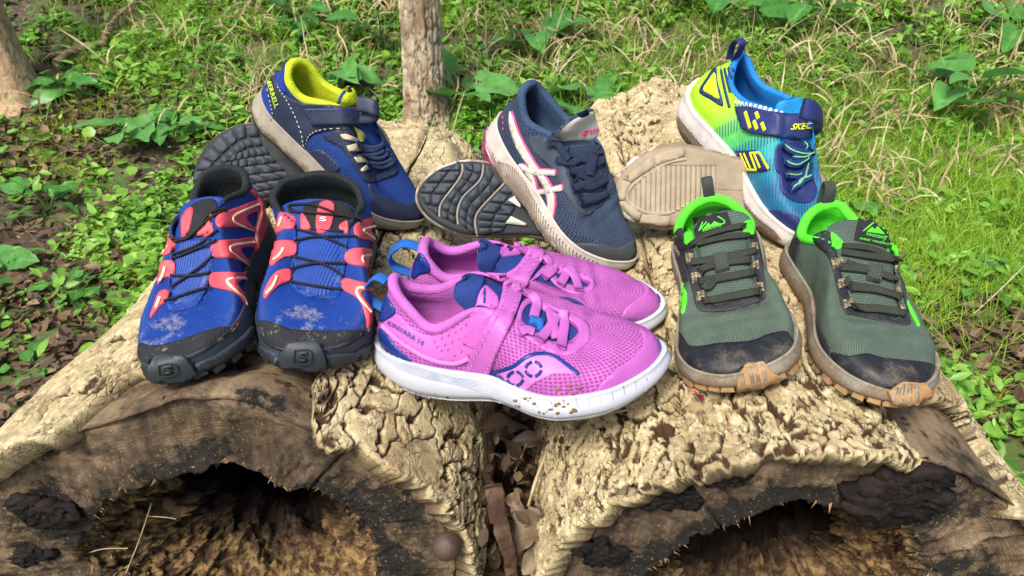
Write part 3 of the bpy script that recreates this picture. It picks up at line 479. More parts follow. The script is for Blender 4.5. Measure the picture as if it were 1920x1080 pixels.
        tdir = C[-1] - C[-4]; tdir /= np.linalg.norm(tdir)
        if len(tongue) == 5:      # tip seen at a photo position, on the shoe's middle plane
            o_, d_ = s.loc(EYE), sight(tongue[0], tongue[1]) @ s.R; tip = o_ + d_ * ((C[-1][1] - o_[1]) / d_[1]); gap = tip - C[-1]
            ln = np.linalg.norm(gap); e_ = e[:, None]; Ce = C[-1] + gap * e_ + tdir * ln * .35 * e_ * (1 - e_)
        else: Ce = C[-1] + ext * (e[:, None] * (tdir * (1 - e[:, None] * .5) + back * e[:, None] * .5))
        he = hw[-1] * wf * np.sqrt(np.clip(1 - (e * .98) ** 5, 0, 1)) * (1 - .06 * e)
        he = he + (hw[-1] - he) * (1 - sstep(0, .35, e)) * .5
        C = np.r_[C, Ce]; hw = np.r_[hw + .004 * (1 - sstep(.7, 1, ww)), he]; yy = np.array([0, np.sign(dr[-1, 1]), 0.]); k_ = sstep(0, .6, e)[:, None]; de = dr[-1] * (1 - k_) + yy * k_; dr = np.r_[dr, de / np.linalg.norm(de, axis=1, keepdims=True)]
        v = np.linspace(-1, 1, 21); tg = np.gradient(C, axis=0); tg /= np.linalg.norm(tg, axis=1, keepdims=True); nn = np.cross(tg, dr); nn /= np.linalg.norm(nn, axis=1, keepdims=True); nn *= np.sign(nn[10, 2] + 1e-9)
        arch = (hw * (.20 + (ta - .2) * sstep(20, 30, np.arange(len(C)))))[:, None] * (1 - v[None] ** 2) * (1 - .3 * sstep(25, 39, np.arange(len(C))))[:, None] - .0040 - .0016 * sstep(.75, 1, np.abs(v))[None]
        G = C[:, None] + dr[:, None] * (hw[:, None] * v[None])[..., None] + nn[:, None] * arch[..., None]
        tkk = tk * (.35 + .65 * sstep(22, 30, np.arange(len(C))))
        G2 = G - nn[:, None] * (tkk[:, None] * (1 - .6 * v[None] ** 8))[..., None]
        a, b = G.shape[:2]; V = np.r_[G.reshape(-1, 3), G2.reshape(-1, 3)]; F = grid(a, b); F2_ = F[:, ::-1] + a * b
        i = np.arange(b - 1); tp = (a - 1) * b; E = np.stack([tp + i, tp + i + 1, tp + i + 1 + a * b, tp + i + a * b], -1)
        j = np.arange(a - 1); e1 = np.stack([j * b, j * b + a * b, (j + 1) * b + a * b, (j + 1) * b], -1); e2 = np.stack([j * b + b - 1, (j + 1) * b + b - 1, (j + 1) * b + b - 1 + a * b, j * b + b - 1 + a * b], -1)
        arcl = np.r_[0, np.cumsum(np.linalg.norm(np.diff(C, axis=0), axis=1))]; uvt = np.stack([np.repeat(arcl[:, None], b, 1), hw[:, None] * v[None]], -1).reshape(-1, 2)
        fm, em = (F, E) if tipm is None else (F[F[:, 0] < 25 * b], E[:0])
        if tipm is not None:
            n1 = np.repeat(nn[25:, None], b, 1).reshape(-1, 3); s.add('tongue_badge', V[:a * b][25 * b:] + n1 * .0006, [F[F[:, 0] >= 25 * b] - 25 * b], tipm, uv=uvt[25 * b:], flip=False); E1 = E.copy()
            em = E[:0]
        s.add('tongue', V, [np.r_[fm, em, e1, e2]], m_tongue, uv=np.r_[uvt, uvt], flip=False)
        s.add('tongue_lining', G2.reshape(-1, 3), F[:, ::-1], lin or m_lining, uv=uvt, flip=False)
        # midsole
        N2 = 240; u2 = np.arange(N2) / N2 * 20; Fq, Bb, o = cr(s.F, u2), cr(s.B, u2), s.out(u2); q = np.linspace(0, 1, 14)
        rows = [Bb - o * .010 + [0, 0, outh]]
        for k in q:
            bl = flare * (1 + bulge * math.sin(math.pi * min(1, k * 1.15))) * (.55 + .45 * min(1, k * 5)); z = outh * .6 + k * (Fq[:, 2] + rim - Bb[:, 2] - outh * .6)
            r_ = Bb * [1, 1, 0] + o * bl; r_[:, 2] = Bb[:, 2] + z
            if midfun is not None: r_ = r_ + o * midfun(u2, k, r_)[:, None]
            rows.append(r_)
        rows.append(Fq + o * (flare - .0012) + [0, 0, rim + .0006]); rows.append(Fq + o * .0008 + [0, 0, rim * .6]); rows.append(Fq - o * .004)
        V = np.stack(rows, 1); al2 = np.cumsum(np.r_[0, np.linalg.norm(np.diff(Fq, axis=0), axis=1)]); uvm = np.stack([np.repeat(al2[:, None], len(rows), 1), V[..., 2]], -1)
        s.add('midsole', V.reshape(-1, 3), grid(N2, len(rows), True), m_mid, uv=uvm.reshape(-1, 2))
        # outsole plate
        rows = []; ax = np.clip(Bb[:, 0], .13 * L, .87 * L); yc = np.interp(ax, [0, L], [0, 0]); cc = np.stack([ax, yc, np.interp(ax, np.sort(Bb[:, 0]), Bb[np.argsort(Bb[:, 0]), 2])], -1)
        rows.append(Bb + o * (flare * .45) + [0, 0, outh]); rows.append(Bb + o * (flare * .6) + [0, 0, outh * .5]); rows.append(Bb + o * (flare * .35))
        for f in (.93, .8, .6, .4, .2, 0): rows.append(cc + (Bb - cc) * f + [0, 0, 0])
        V = np.stack(rows, 1); s.add('outsole', V.reshape(-1, 3), grid(N2, len(rows), True)[:, ::-1], m_out, uv=V[..., :2].reshape(-1, 2))
        return s
    # ---- things laid on the shoe's surface, found along lines of sight and then kept in the shoe's own frame
    def hit(s, u, v):
        d = Vector(sight(u, v)); o = Vector(EYE); best = None; use = s.bv if s.on == 'upper' else s.bs if s.on == 'sole' else s.bv + s.bs
        for b in use:
            h = b.ray_cast(o, d)
            if h[0] is not None and (best is None or h[3] < best[2]): best = (h[0], h[1], h[3])
        if best is None:
            for r in np.linspace(.4, 1.15, 120):
                p = o + d * r
                for b in use:
                    h = b.find_nearest(p, .05)
                    if h[0] is not None and (best is None or h[3] < best[2]): best = (h[0], h[1], h[3])
            if best is None: raise RuntimeError('no surface at %s %s' % (u, v))
        nrm = np.array(best[1]); nrm = nrm if nrm @ np.array(d) < 0 else -nrm
        return np.array(best[0]), nrm
    def loc(s, P): return (np.asarray(P) - s.T) @ s.R
    def patch(s, name, poly, m, lift=.0011, res=6, smooth=True, parent=None, hitme=True, sub=4, holes=()):
        def cl(p): return cr(np.array(p, float), np.arange(len(p) * sub) / sub) if smooth else np.concatenate([np.array(p[i]) + (np.array(p[(i + 1) % len(p)], float) - p[i]) * (np.arange(k) / k)[:, None] for i in range(len(p)) for k in [max(1, int(np.hypot(p[(i + 1) % len(p)][0] - p[i][0], p[(i + 1) % len(p)][1] - p[i][1]) / res))]])
        loops = [cl(poly)] + [cl(h) for h in holes]; B = loops[0]; lo, hi = B.min(0), B.max(0)
        gx, gy = np.meshgrid(np.arange(lo[0] + res * .5, hi[0], res), np.arange(lo[1] + res * .5, hi[1], res)); Q = np.stack([gx.ravel(), gy.ravel()], -1)
        def inside(Q, P):
            x, y = Q[:, 0:1], Q[:, 1:2]; a, b = P, np.roll(P, -1, 0); c = ((a[:, 1] > y) != (b[:, 1] > y)) & (x < (b[:, 0] - a[:, 0]) * (y - a[:, 1]) / (b[:, 1] - a[:, 1] + 1e-12) + a[:, 0]); return c.sum(1) % 2 == 1
        k = inside(Q, B)
        for h in loops[1:]: k &= ~inside(Q, h)
        for P in loops: k &= (np.abs(Q[:, None] - P[None]).sum(2).min(1) > res * .45) if len(Q) else k
        Q = Q[k]; pts = [Vector(p) for P in loops for p in P] + [Vector(p) for p in Q]; ed = []; o_ = 0
        for P in loops: ed += [(o_ + i, o_ + (i + 1) % len(P)) for i in range(len(P))]; o_ += len(P)
        ov, oe, of, *_ = delaunay_2d_cdt(pts, ed, [], 0, 1e-4)
        ov = np.array([(p.x, p.y) for p in ov]); cen = np.array([ov[list(f)].mean(0) for f in of]); ok = inside(cen, B)
        for h in loops[1:]: ok &= ~inside(cen, h)
        F = np.array([list(f) for f, q in zip(of, ok) if q and len(f) == 3])
        H = [s.hit(*p) for p in ov]; P = np.array([h[0] for h in H]); Nn = np.array([h[1] for h in H])
        adj = [[] for _ in ov]
        for f in F:
            for i in range(3): adj[f[i]].append(f[(i + 1) % 3]); adj[f[i]].append(f[(i + 2) % 3])
        for _ in range(2): Nn = np.array([Nn[i] + Nn[a].mean(0) if a else Nn[i] for i, a in enumerate(adj)]); Nn /= np.linalg.norm(Nn, axis=1, keepdims=True)
        V1 = P + Nn * lift; cnt = {}
        for f in F:
            for i in range(3): e = (f[i], f[(i + 1) % 3]); cnt[tuple(sorted(e))] = cnt.get(tuple(sorted(e)), []) + [e]
        bd = [e[0] for e in cnt.values() if len(e) == 1]; bi = sorted({i for e in bd for i in e}); mp = {v: len(ov) + k for k, v in enumerate(bi)}
        V = np.r_[V1, P[bi] - Nn[bi] * .0012]; rim = np.array([[a, mp[a], mp[b], b] for a, b in bd])
        Vl = s.loc(V); ob = mk(name, Vl, [F, rim], m, parent or s.root, uv=np.stack([V[:, 0], V[:, 2]], -1))
        if hitme: s.reg(Vl, [F])
        return ob
    def path(s, pts, m, lift): 
        pts = np.array(pts, float); C = cro(pts[:, :2], m); H = [s.hit(*p) for p in C]; P = np.array([h[0] for h in H]); N = np.array([h[1] for h in H])
        for _ in range(3):
            P[1:-1] = .25 * P[:-2] + .5 * P[1:-1] + .25 * P[2:]; N[1:-1] = .25 * N[:-2] + .5 * N[1:-1] + .25 * N[2:]
        N /= np.linalg.norm(N, axis=1, keepdims=True); lf = np.interp(np.linspace(0, 1, m), np.linspace(0, 1, len(pts)), pts[:, 2]) if pts.shape[1] > 2 else 1.0
        return P + N * (lift * lf)[:, None] if np.ndim(lf) else P + N * lift, N
    def ribbon(s, name, pts, width, m, thick=.3, lift=.0012, parent=None, mm=None, hitme=False, k=10):
        mm = mm or max(8, int(np.sum(np.hypot(*np.diff(np.array(pts, float)[:, :2], axis=0).T)) / 5)); P, N = s.path(pts, mm, lift); V, F = tube(P, width / 2, k, True, N, thick); Vl = s.loc(V)
        ob = mk(name, Vl, F, m, parent or s.root, uv=np.stack([np.repeat(np.arange(mm) * .002, k), np.tile(np.linspace(0, .006, k), mm)], -1))
        if hitme: s.reg(Vl, F)
        return ob
    def lines(s, name, polylines, width, m, thick=.4, lift=.0006, parent=None, dash=None):
        """several fine raised or printed lines as one part"""
        out = []
        for p in polylines:
            mm = max(6, int(np.sum(np.hypot(*np.diff(np.array(p, float)[:, :2], axis=0).T)) / 4)); P, N = s.path(p, mm, lift)
            if dash:
                for i in range(0, mm - 1, 2): out.append(tube(P[i:i + 2], width / 2, 5, True, N[i:i + 2], thick))
            else: out.append(tube(P, width / 2, 6, True, N, thick))
        V, F = join(out); ob = mk(name, s.loc(V), F, m, parent or s.root, uv=np.zeros((len(V), 2)))
        if len(out) > 1: ob['kind'] = 'stuff'
        return ob
    def text(s, name, body, quad, m, lift=.0016, parent=None, shear=0.0, bold=0.0):
        """printed lettering; quad = top-left, top-right, bottom-right, bottom-left"""
        cu = bpy.data.curves.new('lettering', 'FONT'); cu.body = body; cu.resolution_u = 3; cu.shear = shear; cu.offset = bold
        to = bpy.data.objects.new('lettering', cu); me = bpy.data.meshes.new_from_object(to); bpy.data.objects.remove(to); bpy.data.curves.remove(cu)
        v = np.array([q.co[:2] for q in me.vertices]); lo, hi = v.min(0), v.max(0); v = (v - lo) / (hi - lo); F = {}
        for p in me.polygons: F.setdefault(len(p.vertices), []).append(list(p.vertices))
        bpy.data.meshes.remove(me); a, b, c, d = [np.array(q, float) for q in quad]; x, y = v[:, :1], v[:, 1:]
        Q = (d * (1 - x) + c * x) * (1 - y) + (a * (1 - x) + b * x) * y; H = [s.hit(*q) for q in Q]
        P = np.array([h[0] for h in H]) + np.array([h[1] for h in H]) * lift
        return mk(name, s.loc(P), [np.array(f) for f in F.values()], m, parent or s.root, uv=np.zeros((len(P), 2)), smooth=False)

    def zoom(s, ox, oy, k):
        """traced positions were read from enlarged views: offset and scale back to the photo"""
        s.q = lambda pts: [tuple([ox + p[0] / k, oy + p[1] / k] + list(p[2:])) for p in pts]; return s
    def P(s, name, pts, m, lift=.0011, holes=(), on='upper', **kw):
        s.on = on; r = s.patch(name, s.q(pts), m, lift, holes=[s.q(h) for h in holes], **kw); s.on = 'all'; return r
    def Rb(s, name, pts, width, m, on='upper', **kw):
        s.on = on; r = s.ribbon(name, s.q(pts), width, m, **kw); s.on = 'all'; return r
    def Ln(s, name, pls, width, m, on='upper', **kw):
        s.on = on; r = s.lines(name, [s.q(p) for p in pls], width, m, **kw); s.on = 'all'; return r
    def Tx(s, name, body, quad, m, **kw): return s.text(name, body, s.q(quad), m, **kw)
    def loop(s, name, pts, width, m, thick=.25, k=10, n=40):
        """a webbing loop standing off the heel, points in the shoe's own frame"""
        P = cro(np.array(pts, float), n); side = np.array([0, 1., 0]); T = np.gradient(P, axis=0); N = np.cross(T, side)
        V, F = tube(P, width / 2, k, True, N, thick); return mk(name, V, F, m, s.root, uv=np.stack([np.repeat(np.arange(n) * .001, k), np.tile(np.linspace(0, .01, k), n)], -1))
    def blocks(s, name, left, right, rows, cols, m, gap=.12, lift=.0022, skew=0.0, parent=None):
        """tread blocks between two border curves, each block a part of its own"""
        Lc, Rc = cro(s.q(left), 60), cro(s.q(right), 60); out = []
        def at(a, b):
            i = a * 59; j = int(min(58, max(0, math.floor(i)))); f = i - j
            p = Lc[j] + (Lc[j + 1] - Lc[j]) * f; q = Rc[j] + (Rc[j + 1] - Rc[j]) * f; return tuple(p + (q - p) * b)
        for r in range(rows):
            for c in range(cols):
                g = gap / 2; a0, a1 = (r + g) / rows, (r + 1 - g) / rows; b0, b1 = (c + g) / cols, (c + 1 - g) / cols
                k = skew / rows; jit = [random.uniform(-.03, .03) / rows for _ in range(4)]
                cl = lambda a: min(.995, max(.005, a))
                poly = [at(cl(a0 + k * b0 + jit[0]), b0), at(cl(a0 + k * (b0 + b1) / 2), (b0 + b1) / 2), at(cl(a0 + k * b1 + jit[1]), b1), at(cl(a1 + k * b1 + jit[2]), b1), at(cl(a1 + k * (b0 + b1) / 2), (b0 + b1) / 2), at(cl(a1 + k * b0 + jit[3]), b0)]
                try: out.append(s.patch(name, poly, m, lift, res=9, smooth=False, hitme=False, parent=parent))
                except Exception as ex: print('block', ex)
        return out

    def lugs(s, m, n, w, out, drop, skip=()):
        """chunky sole lugs round the edge, each a part"""
        for i in range(n):
            u = 20 * (i + .5) / n; P = cr(s.B, np.array([u]))[0]; o = s.out(np.array([u]))[0]; t = np.cross(np.array([0, 0, 1.]), o); r = random.uniform
            a, b = w * r(.42, .55), w * r(.28, .4); h = r(.0055, .0085); d0 = out * r(.8, 1.15)
            V = [P + t * x * k + o * (d0 + e) + np.array([0, 0, z]) for z, e, k in ((-drop, -.0006, .8), (-drop * .2, .0, 1.0), (h, -.0012, .72)) for x in (-a, b)] + [P + t * x * .9 - o * .012 + np.array([0, 0, z]) for z in (-drop, h) for x in (-a, b)]
            F = np.array([(0, 1, 3, 2), (2, 3, 5, 4), (6, 7, 1, 0), (4, 5, 9, 8), (6, 0, 2, 8), (1, 7, 9, 3)]); F3 = np.array([(2, 4, 8), (5, 3, 9)])
            mk('lug', np.array(V), [F, F3], m, s.root, uv=np.zeros((10, 2)), smooth=False)

# ------------------------------------------------------------------ the shoes
RUB = cloth('black_rubber', (.016, .018, .02), .55, 'fine', mud=.5, mz=.012, spec=.4)
BLACKW = cloth('black_lining', (.012, .016, .018), .85, 'spot', .8, bump=.7)
# blue and coral pair
B_UP = cloth('cobalt_ripstop', (.006, .050, .275), .55, 'cord', 1.6, .5, hole=(.004, .026, .18), mud=.7, mudcol=(.34, .33, .31), mz=.035, mk_=5, mudscale=48, mx=(.158, 2.6), soft=.10)
B_MID = cloth('slate_foam', (.03, .042, .055), .6, 'fine', mud=.7, mz=.008, spec=.4)
def blue(key, label):
    return Shoe(key, 'trail_shoe', label, 'blue and coral trail shoes').build(B_UP, BLACKW, B_MID, RUB, B_UP, collar=.0038, flare=.0015, tongue=(.017, 50, 1.0), tk=.006, bulge=.2)
b1 = blue('blue1', 'blue and coral trail shoe at the far left, tilted and turned to the left')
b2 = blue('blue2', 'blue and coral trail shoe standing straight beside the pink shoes')
P_UP = cloth('pink_mesh', (.38, .10, .36), .65, 'mesh', .80, .5, hole=(.24, .03, .20))
P_LIN = cloth('pink_lining', (.41, .11, .40), .85, 'spot', .75, .6)
P_MID = cloth('white_foam', (.46, .48, .54), .5, 'fine', bump=.1, var=.02, spec=.4)
P_OUT = cloth('white_rubber', (.72, .73, .76), .6, 'fine')
P_TON = cloth('navy_knit', (.010, .030, .15), .8, 'spot', 1.2, .5)
p1 = Shoe('pink1', 'pink_shoe', 'pink running shoe in front, its whole side and white sole showing', 'pink running shoes').build(P_UP, P_LIN, P_MID, P_OUT, P_TON, collar=.0046, flare=.005, tongue=(878, 522, .04, 60, .95), tk=.006, ta=.85, crease=.0011)
p2 = Shoe('pink2', 'pink_shoe', 'pink running shoe half hidden behind its twin', 'pink running shoes').build(P_UP, P_LIN, P_MID, P_OUT, P_TON, collar=.0046, flare=.005, tongue=(914, 462, .04, 60, .95), tk=.006, ta=.85, crease=.0011)
G_UP = cloth('sage_mesh', (.082, .118, .086), .75, 'mesh', 1.15, .6, hole=(.035, .05, .042), mud=.6, mz=.02)
G_LIN = cloth('neon_green_lining', (.08, .66, .025), .75, 'spot', .75, .5)
G_MID = cloth('muddy_grey_foam', (.23, .205, .165), .7, 'fine', mud=.9, mz=.032, mk_=14, mudcol=(.17, .12, .075))
G_OUT = cloth('tan_rubber', (.34, .21, .095), .7, 'fine', mud=.95, mz=.012, mk_=16, mudcol=(.17, .12, .075))
G_TON = cloth('sage_tongue', (.075, .11, .09), .8, 'mesh', 1.5, .6, hole=(.03, .042, .036))
g1 = Shoe('green1', 'green_shoe', 'grey green trail shoe next to the pink shoes, orange tan lug at its toe', 'grey green trail shoes').build(G_UP, G_LIN, G_MID, G_OUT, G_TON, collar=.0046, flare=.0035, crease=.0008, tongue=(.03, 62, 1.05), tk=.006)
g2 = Shoe('green2', 'green_shoe', 'grey green trail shoe furthest right, its side and muddy sole edge showing', 'grey green trail shoes').build(G_UP, G_LIN, G_MID, G_OUT, G_TON, collar=.0046, flare=.0035, crease=.0008, tongue=(.03, 62, 1.05), tk=.006)
M_UP = cloth('blue_mesh', (.008, .062, .22), .7, 'knit', .9, .6, hole=(.006, .02, .14), mud=.7, mz=.03, mk_=5)
M_LIN = cloth('lime_lining', (.46, .54, .015), .8, 'spot', .75, .6)
M_MID = cloth('muddy_beige_foam', (.30, .265, .21), .75, 'fine', mud=1.0, mz=.016, mk_=18, mudcol=(.15, .11, .07))
M_OUT = cloth('slate_rubber', (.020, .022, .024), .6, 'fine', mud=.45, mz=.0, mk_=0)
m1 = Shoe('mer1', 'strap_shoe', 'navy and blue strap shoe with lime lining leaning on a black sole', 'navy strap shoes with lime lining').build(M_UP, M_LIN, M_MID, M_OUT, M_UP, collar=.0044, flare=.002, tongue=(662, 174, .02, 60, .95), tk=.007, ta=.5, tipm=M_LIN)
m2 = Shoe('mer2', 'strap_shoe', 'shoe on its side showing a black sole of wavy lugs, far left', 'navy strap shoes with lime lining').build(M_UP, M_LIN, M_MID, M_OUT, M_UP, flare=.002)
A_UP = cloth('slate_blue_mesh', (.036, .058, .10), .75, 'mesh', .75, .8, hole=(.015, .022, .04), mud=.6, mz=.02, mudcol=(.12, .10, .075))
A_LIN = cloth('navy_lining', (.03, .06, .12), .85, 'spot', .8, .5)
A_MID = cloth('muddy_white_foam', (.50, .45, .40), .7, 'fine', mud=.95, mz=.024, mk_=12, mudcol=(.24, .18, .13))
A_OUT = cloth('charcoal_rubber', (.020, .023, .026), .6, 'fine', mud=.6, mz=.0, mk_=0)
a1 = Shoe('asi1', 'running_shoe', 'slate blue running shoe with pink edged stripes, propped heel up', 'slate blue running shoes').build(A_UP, A_LIN, A_MID, A_OUT, A_UP, collar=.0044, flare=.003, crease=.0009, tongue=(1101, 222, .03, 50, 1.4), tk=.006, tipm=cloth('cream_felt', (.52, .49, .43), .85, 'fine', bump=.4))
a2 = Shoe('asi2', 'running_shoe', 'shoe on its side showing a black sole crossed by white flex grooves', 'slate blue running shoes').build(A_UP, A_LIN, A_MID, A_OUT, A_UP, flare=.003)
K_UP = cloth('blue_green_knit', (.01, .22, .52), .65, 'cord', 1.4, .5)
K_LIN = cloth('azure_lining', (.01, .18, .52), .75, 'cord', 1.0, .5)
K_MID = cloth('muddy_chalk_foam', (.60, .56, .52), .7, 'fine', mud=1.0, mz=.027, mk_=14, mudcol=(.24, .17, .11))
K_OUT = cloth('dusty_tan_rubber', (.27, .22, .15), .8, 'fine', mud=.7, mz=.0, mk_=0, mudcol=(.30, .25, .17))
k1 = Shoe('ske1', 'light_shoe', 'lime to blue strap shoe with white sole, propped heel up at the back right', 'lime and blue strap shoes').build(K_UP, K_LIN, K_MID, K_OUT, K_UP, collar=.0036, flare=.005, tongue=(1488, 186, .03, 50, .9), tk=.006)
k2 = Shoe('ske2', 'light_shoe', 'shoe on its side showing a dusty tan ridged sole', 'lime and blue strap shoes').build(K_UP, K_LIN, K_MID, K_OUT, K_UP, flare=.004)

for s in (b1, b2): s.lugs(RUB, 34, .013, .0042, .0012)
for s in (g1, g2): s.lugs(G_OUT, 34, .012, .0050, .0012)

# ------------------------------------------------------------------ what is stitched, printed and laced onto the shoes
CORAL = cloth('coral_overlay', (.66, .075, .10), .5, 'fine', bump=.15, mud=.8, mz=.018, mk_=10, mudcol=(.30, .16, .11))
CREAM = cloth('cream_trim', (.85, .62, .36), .6, 'fine', bump=.1)
BLACKM = cloth('black_mesh', (.014, .014, .016), .8, 'spot', 1.0, .8)
CORD = cloth('black_cord', (.012, .012, .014), .7, 'rib', 3, .4)
TOEB = cloth('black_toe_rand', (.016, .017, .02), .8, 'spot', .9, .8, mud=.75, mz=.046, mk_=3, mudcol=(.27, .23, .17), mudscale=70)
BUMP = cloth('slate_bumper', (.028, .036, .045), .5, 'fine', mud=.35, mz=.0, spec=.4)
WHITE = cloth('white_print', (.75, .75, .75), .6, 'fine', bump=.05)
BCOVER = cloth('cobalt_cover', (.006, .040, .235), .5, 'rib', 1.6, .5, mud=.25, mz=.05, mudcol=(.35, .35, .42))
def s_badge(s, box, m):
    s.Ln('badge_frame', [box + box[:1]], .0011, m, lift=.0012, on='all')
    c = np.array(box, float); f = lambda u, v: tuple((c[0] * (1 - u) + c[1] * u) * (1 - v) + (c[3] * (1 - u) + c[2] * u) * v)
    s.Ln('badge_letter', [[f(.78, .24), f(.3, .22), f(.28, .42), f(.72, .60), f(.70, .8), f(.2, .78)]], .0028, m, lift=.0012, on='all')
for s, d in ((b1, dict(
        cover=[(262, 400), (240, 500), (208, 610), (203, 685), (240, 705), (330, 680), (375, 615), (400, 500), (412, 400), (330, 385)],
        tong=[(268, 345), (300, 255), (340, 218), (405, 203), (425, 240), (405, 290), (390, 352), (330, 372)],
        strips=[[(272, 275), (318, 243), (292, 365), (270, 368)], [(397, 258), (402, 300), (405, 358), (338, 365), (365, 305)]],
        tabs=[([(430, 272), (520, 235), (612, 205), (622, 270), (602, 352), (570, 332), (490, 325), (428, 325)], [(552, 282), (606, 260), (592, 330)]),
              ([(412, 400), (500, 382), (585, 372), (600, 400), (590, 522), (560, 500), (500, 468), (415, 460)], [(525, 430), (588, 418), (582, 485)]),
              ([(405, 535), (480, 532), (585, 540), (592, 600), (580, 700), (545, 770), (525, 800), (510, 775), (545, 720), (545, 670), (500, 620), (398, 590)], [(510, 580), (582, 568), (577, 655)]),
              ([(190, 362), (235, 375), (228, 435), (172, 450), (182, 400)], None), ([(180, 485), (232, 483), (228, 545), (190, 553), (160, 585), (166, 540)], None),
              ([(165, 622), (205, 612), (200, 655), (172, 680), (126, 735), (142, 680)], None)],
        trim=[[(612, 224), (505, 272), (507, 308), (592, 342)], [(592, 394), (492, 410), (492, 442), (582, 505)], [(586, 554), (480, 560), (485, 590), (577, 672)], [(183, 400), (176, 440)], [(190, 505), (180, 545), (165, 570)], [(168, 640), (150, 690)], [(605, 150), (628, 240), (598, 360), (612, 420)]],
        cords=[[(222, 372), (290, 385), (370, 310), (455, 245)], [(222, 372), (250, 395), (335, 345), (392, 270), (455, 245)], [(232, 450), (330, 415), (430, 345)], [(225, 440), (236, 468), (330, 428), (428, 390)], [(215, 545), (300, 548), (405, 530)], [(213, 605), (300, 545), (412, 460)], [(188, 664), (280, 632), (402, 592)]],
        eyes=[(222, 372), (455, 246)],
        toe=[(82, 852), (140, 866), (230, 850), (330, 815), (420, 785), (480, 775), (530, 800), (505, 845), (405, 905), (310, 930), (200, 915), (112, 962), (84, 915)],
        bump=[(150, 922), (280, 906), (308, 940), (328, 972), (290, 1000), (175, 1020), (135, 985), (138, 946)], badge=[(165, 948), (235, 938), (245, 985), (172, 995)],
        side=[[(322, 942), (420, 900), (520, 830), (575, 770), (590, 790), (540, 860), (430, 940), (335, 970)]])),
    (b2, dict(
        cover=[(785, 345), (770, 500), (770, 595), (825, 635), (900, 648), (960, 648), (985, 600), (1008, 430), (1012, 350), (900, 338)],
        tong=[(808, 300), (828, 230), (900, 212), (960, 214), (1025, 245), (1035, 300), (1000, 348), (900, 345), (830, 335)],
        strips=[[(886, 224), (950, 224), (932, 335), (872, 345)], [(806, 262), (848, 332), (815, 345), (804, 335)], [(1010, 300), (1012, 358), (972, 326)]],
        tabs=[([(1048, 312), (1138, 288), (1143, 400), (1110, 385), (1050, 368)], [(1108, 338), (1142, 326), (1142, 368)]),
              ([(1018, 432), (1136, 435), (1138, 570), (1095, 510), (1012, 488)], [(1102, 474), (1138, 470), (1138, 540)]),
              ([(998, 560), (1060, 572), (1120, 600), (1124, 690), (1112, 760), (1100, 800), (1093, 730), (1060, 650), (990, 605)], [(1072, 622), (1121, 618), (1118, 690)]),
              ([(718, 262), (778, 285), (768, 330), (725, 335), (692, 352), (699, 300)], None), ([(690, 395), (775, 395), (770, 455), (725, 462), (668, 500), (674, 455)], None),
              ([(690, 530), (755, 518), (750, 568), (700, 590), (640, 650), (645, 600)], None)],
        trim=[[(1138, 322), (1085, 335), (1088, 350), (1142, 380)], [(1136, 454), (1082, 456), (1084, 488), (1136, 558)], [(1122, 610), (1060, 598), (1060, 638), (1116, 706)], [(716, 280), (702, 322)], [(722, 420), (712, 446), (676, 474)], [(694, 545), (678, 588), (644, 628)]],
        cords=[[(755, 232), (850, 232), (960, 270), (1065, 298)], [(765, 262), (900, 272), (1050, 288)], [(755, 232), (748, 250), (765, 265)], [(775, 335), (880, 365), (1015, 420)], [(775, 392), (870, 372), (1050, 372)], [(765, 460), (900, 495), (1000, 552)], [(752, 518), (870, 492), (1012, 492)], [(752, 572), (860, 592), (990, 610)]],
        eyes=[(760, 255), (1065, 293)],
        toe=[(612, 765), (640, 748), (700, 768), (760, 790), (850, 796), (950, 796), (1030, 790), (1085, 788), (1108, 770), (1105, 840), (1060, 880), (900, 905), (700, 882), (616, 830)],
        bump=[(745, 856), (880, 856), (905, 900), (912, 955), (800, 962), (705, 955), (712, 905), (735, 888)], badge=[(777, 880), (845, 878), (847, 935), (775, 937)],
        side=[[(612, 850), (700, 898), (700, 935), (640, 910), (615, 880)], [(912, 900), (1050, 890), (1105, 850), (1108, 880), (1050, 925), (920, 945)]]))):
    s.zoom(230, 290, 2.4)
    s.P('vamp_cover', d['cover'], BCOVER, .0018); s.P('tongue_cover', d['tong'], BLACKM, .0022)
    for p in d['strips']: s.P('tongue_stripe', p, CORAL, .0014)
    for p, h in d['tabs']: s.P('lace_tab', p, CORAL, .0016, holes=[h] if h else ())
    for p in d['trim']: s.Ln('trim_line', [p], .0024, CREAM, lift=.0006)
    s.P('toe_rand', d['toe'], TOEB, .0018); s.P('toe_bumper', d['bump'], BUMP, .0055, on='all', smooth=False)
    for p in d['side']: s.P('sole_facet', p, BUMP, .003, on='all', smooth=False)
    s_badge(s, d['badge'], RUB)
    for p in d['cords']: s.Rb('lace', p, .0022, CORD, thick=1.0, lift=.0022, k=7)
    for x, y in d['eyes']: s.P('eyelet', [(x + 14 * math.cos(a), y + 12 * math.sin(a)) for a in np.arange(6) * 1.047], RUB, .0008)
b2.Tx('tongue_letter', 'S', [(888, 284), (918, 284), (915, 304), (884, 304)], WHITE)
b1.P('heel_counter', [(575, 165), (606, 152), (636, 225), (650, 300), (668, 352), (632, 400), (612, 428), (600, 360), (622, 280), (615, 215)], CORAL, .0015)

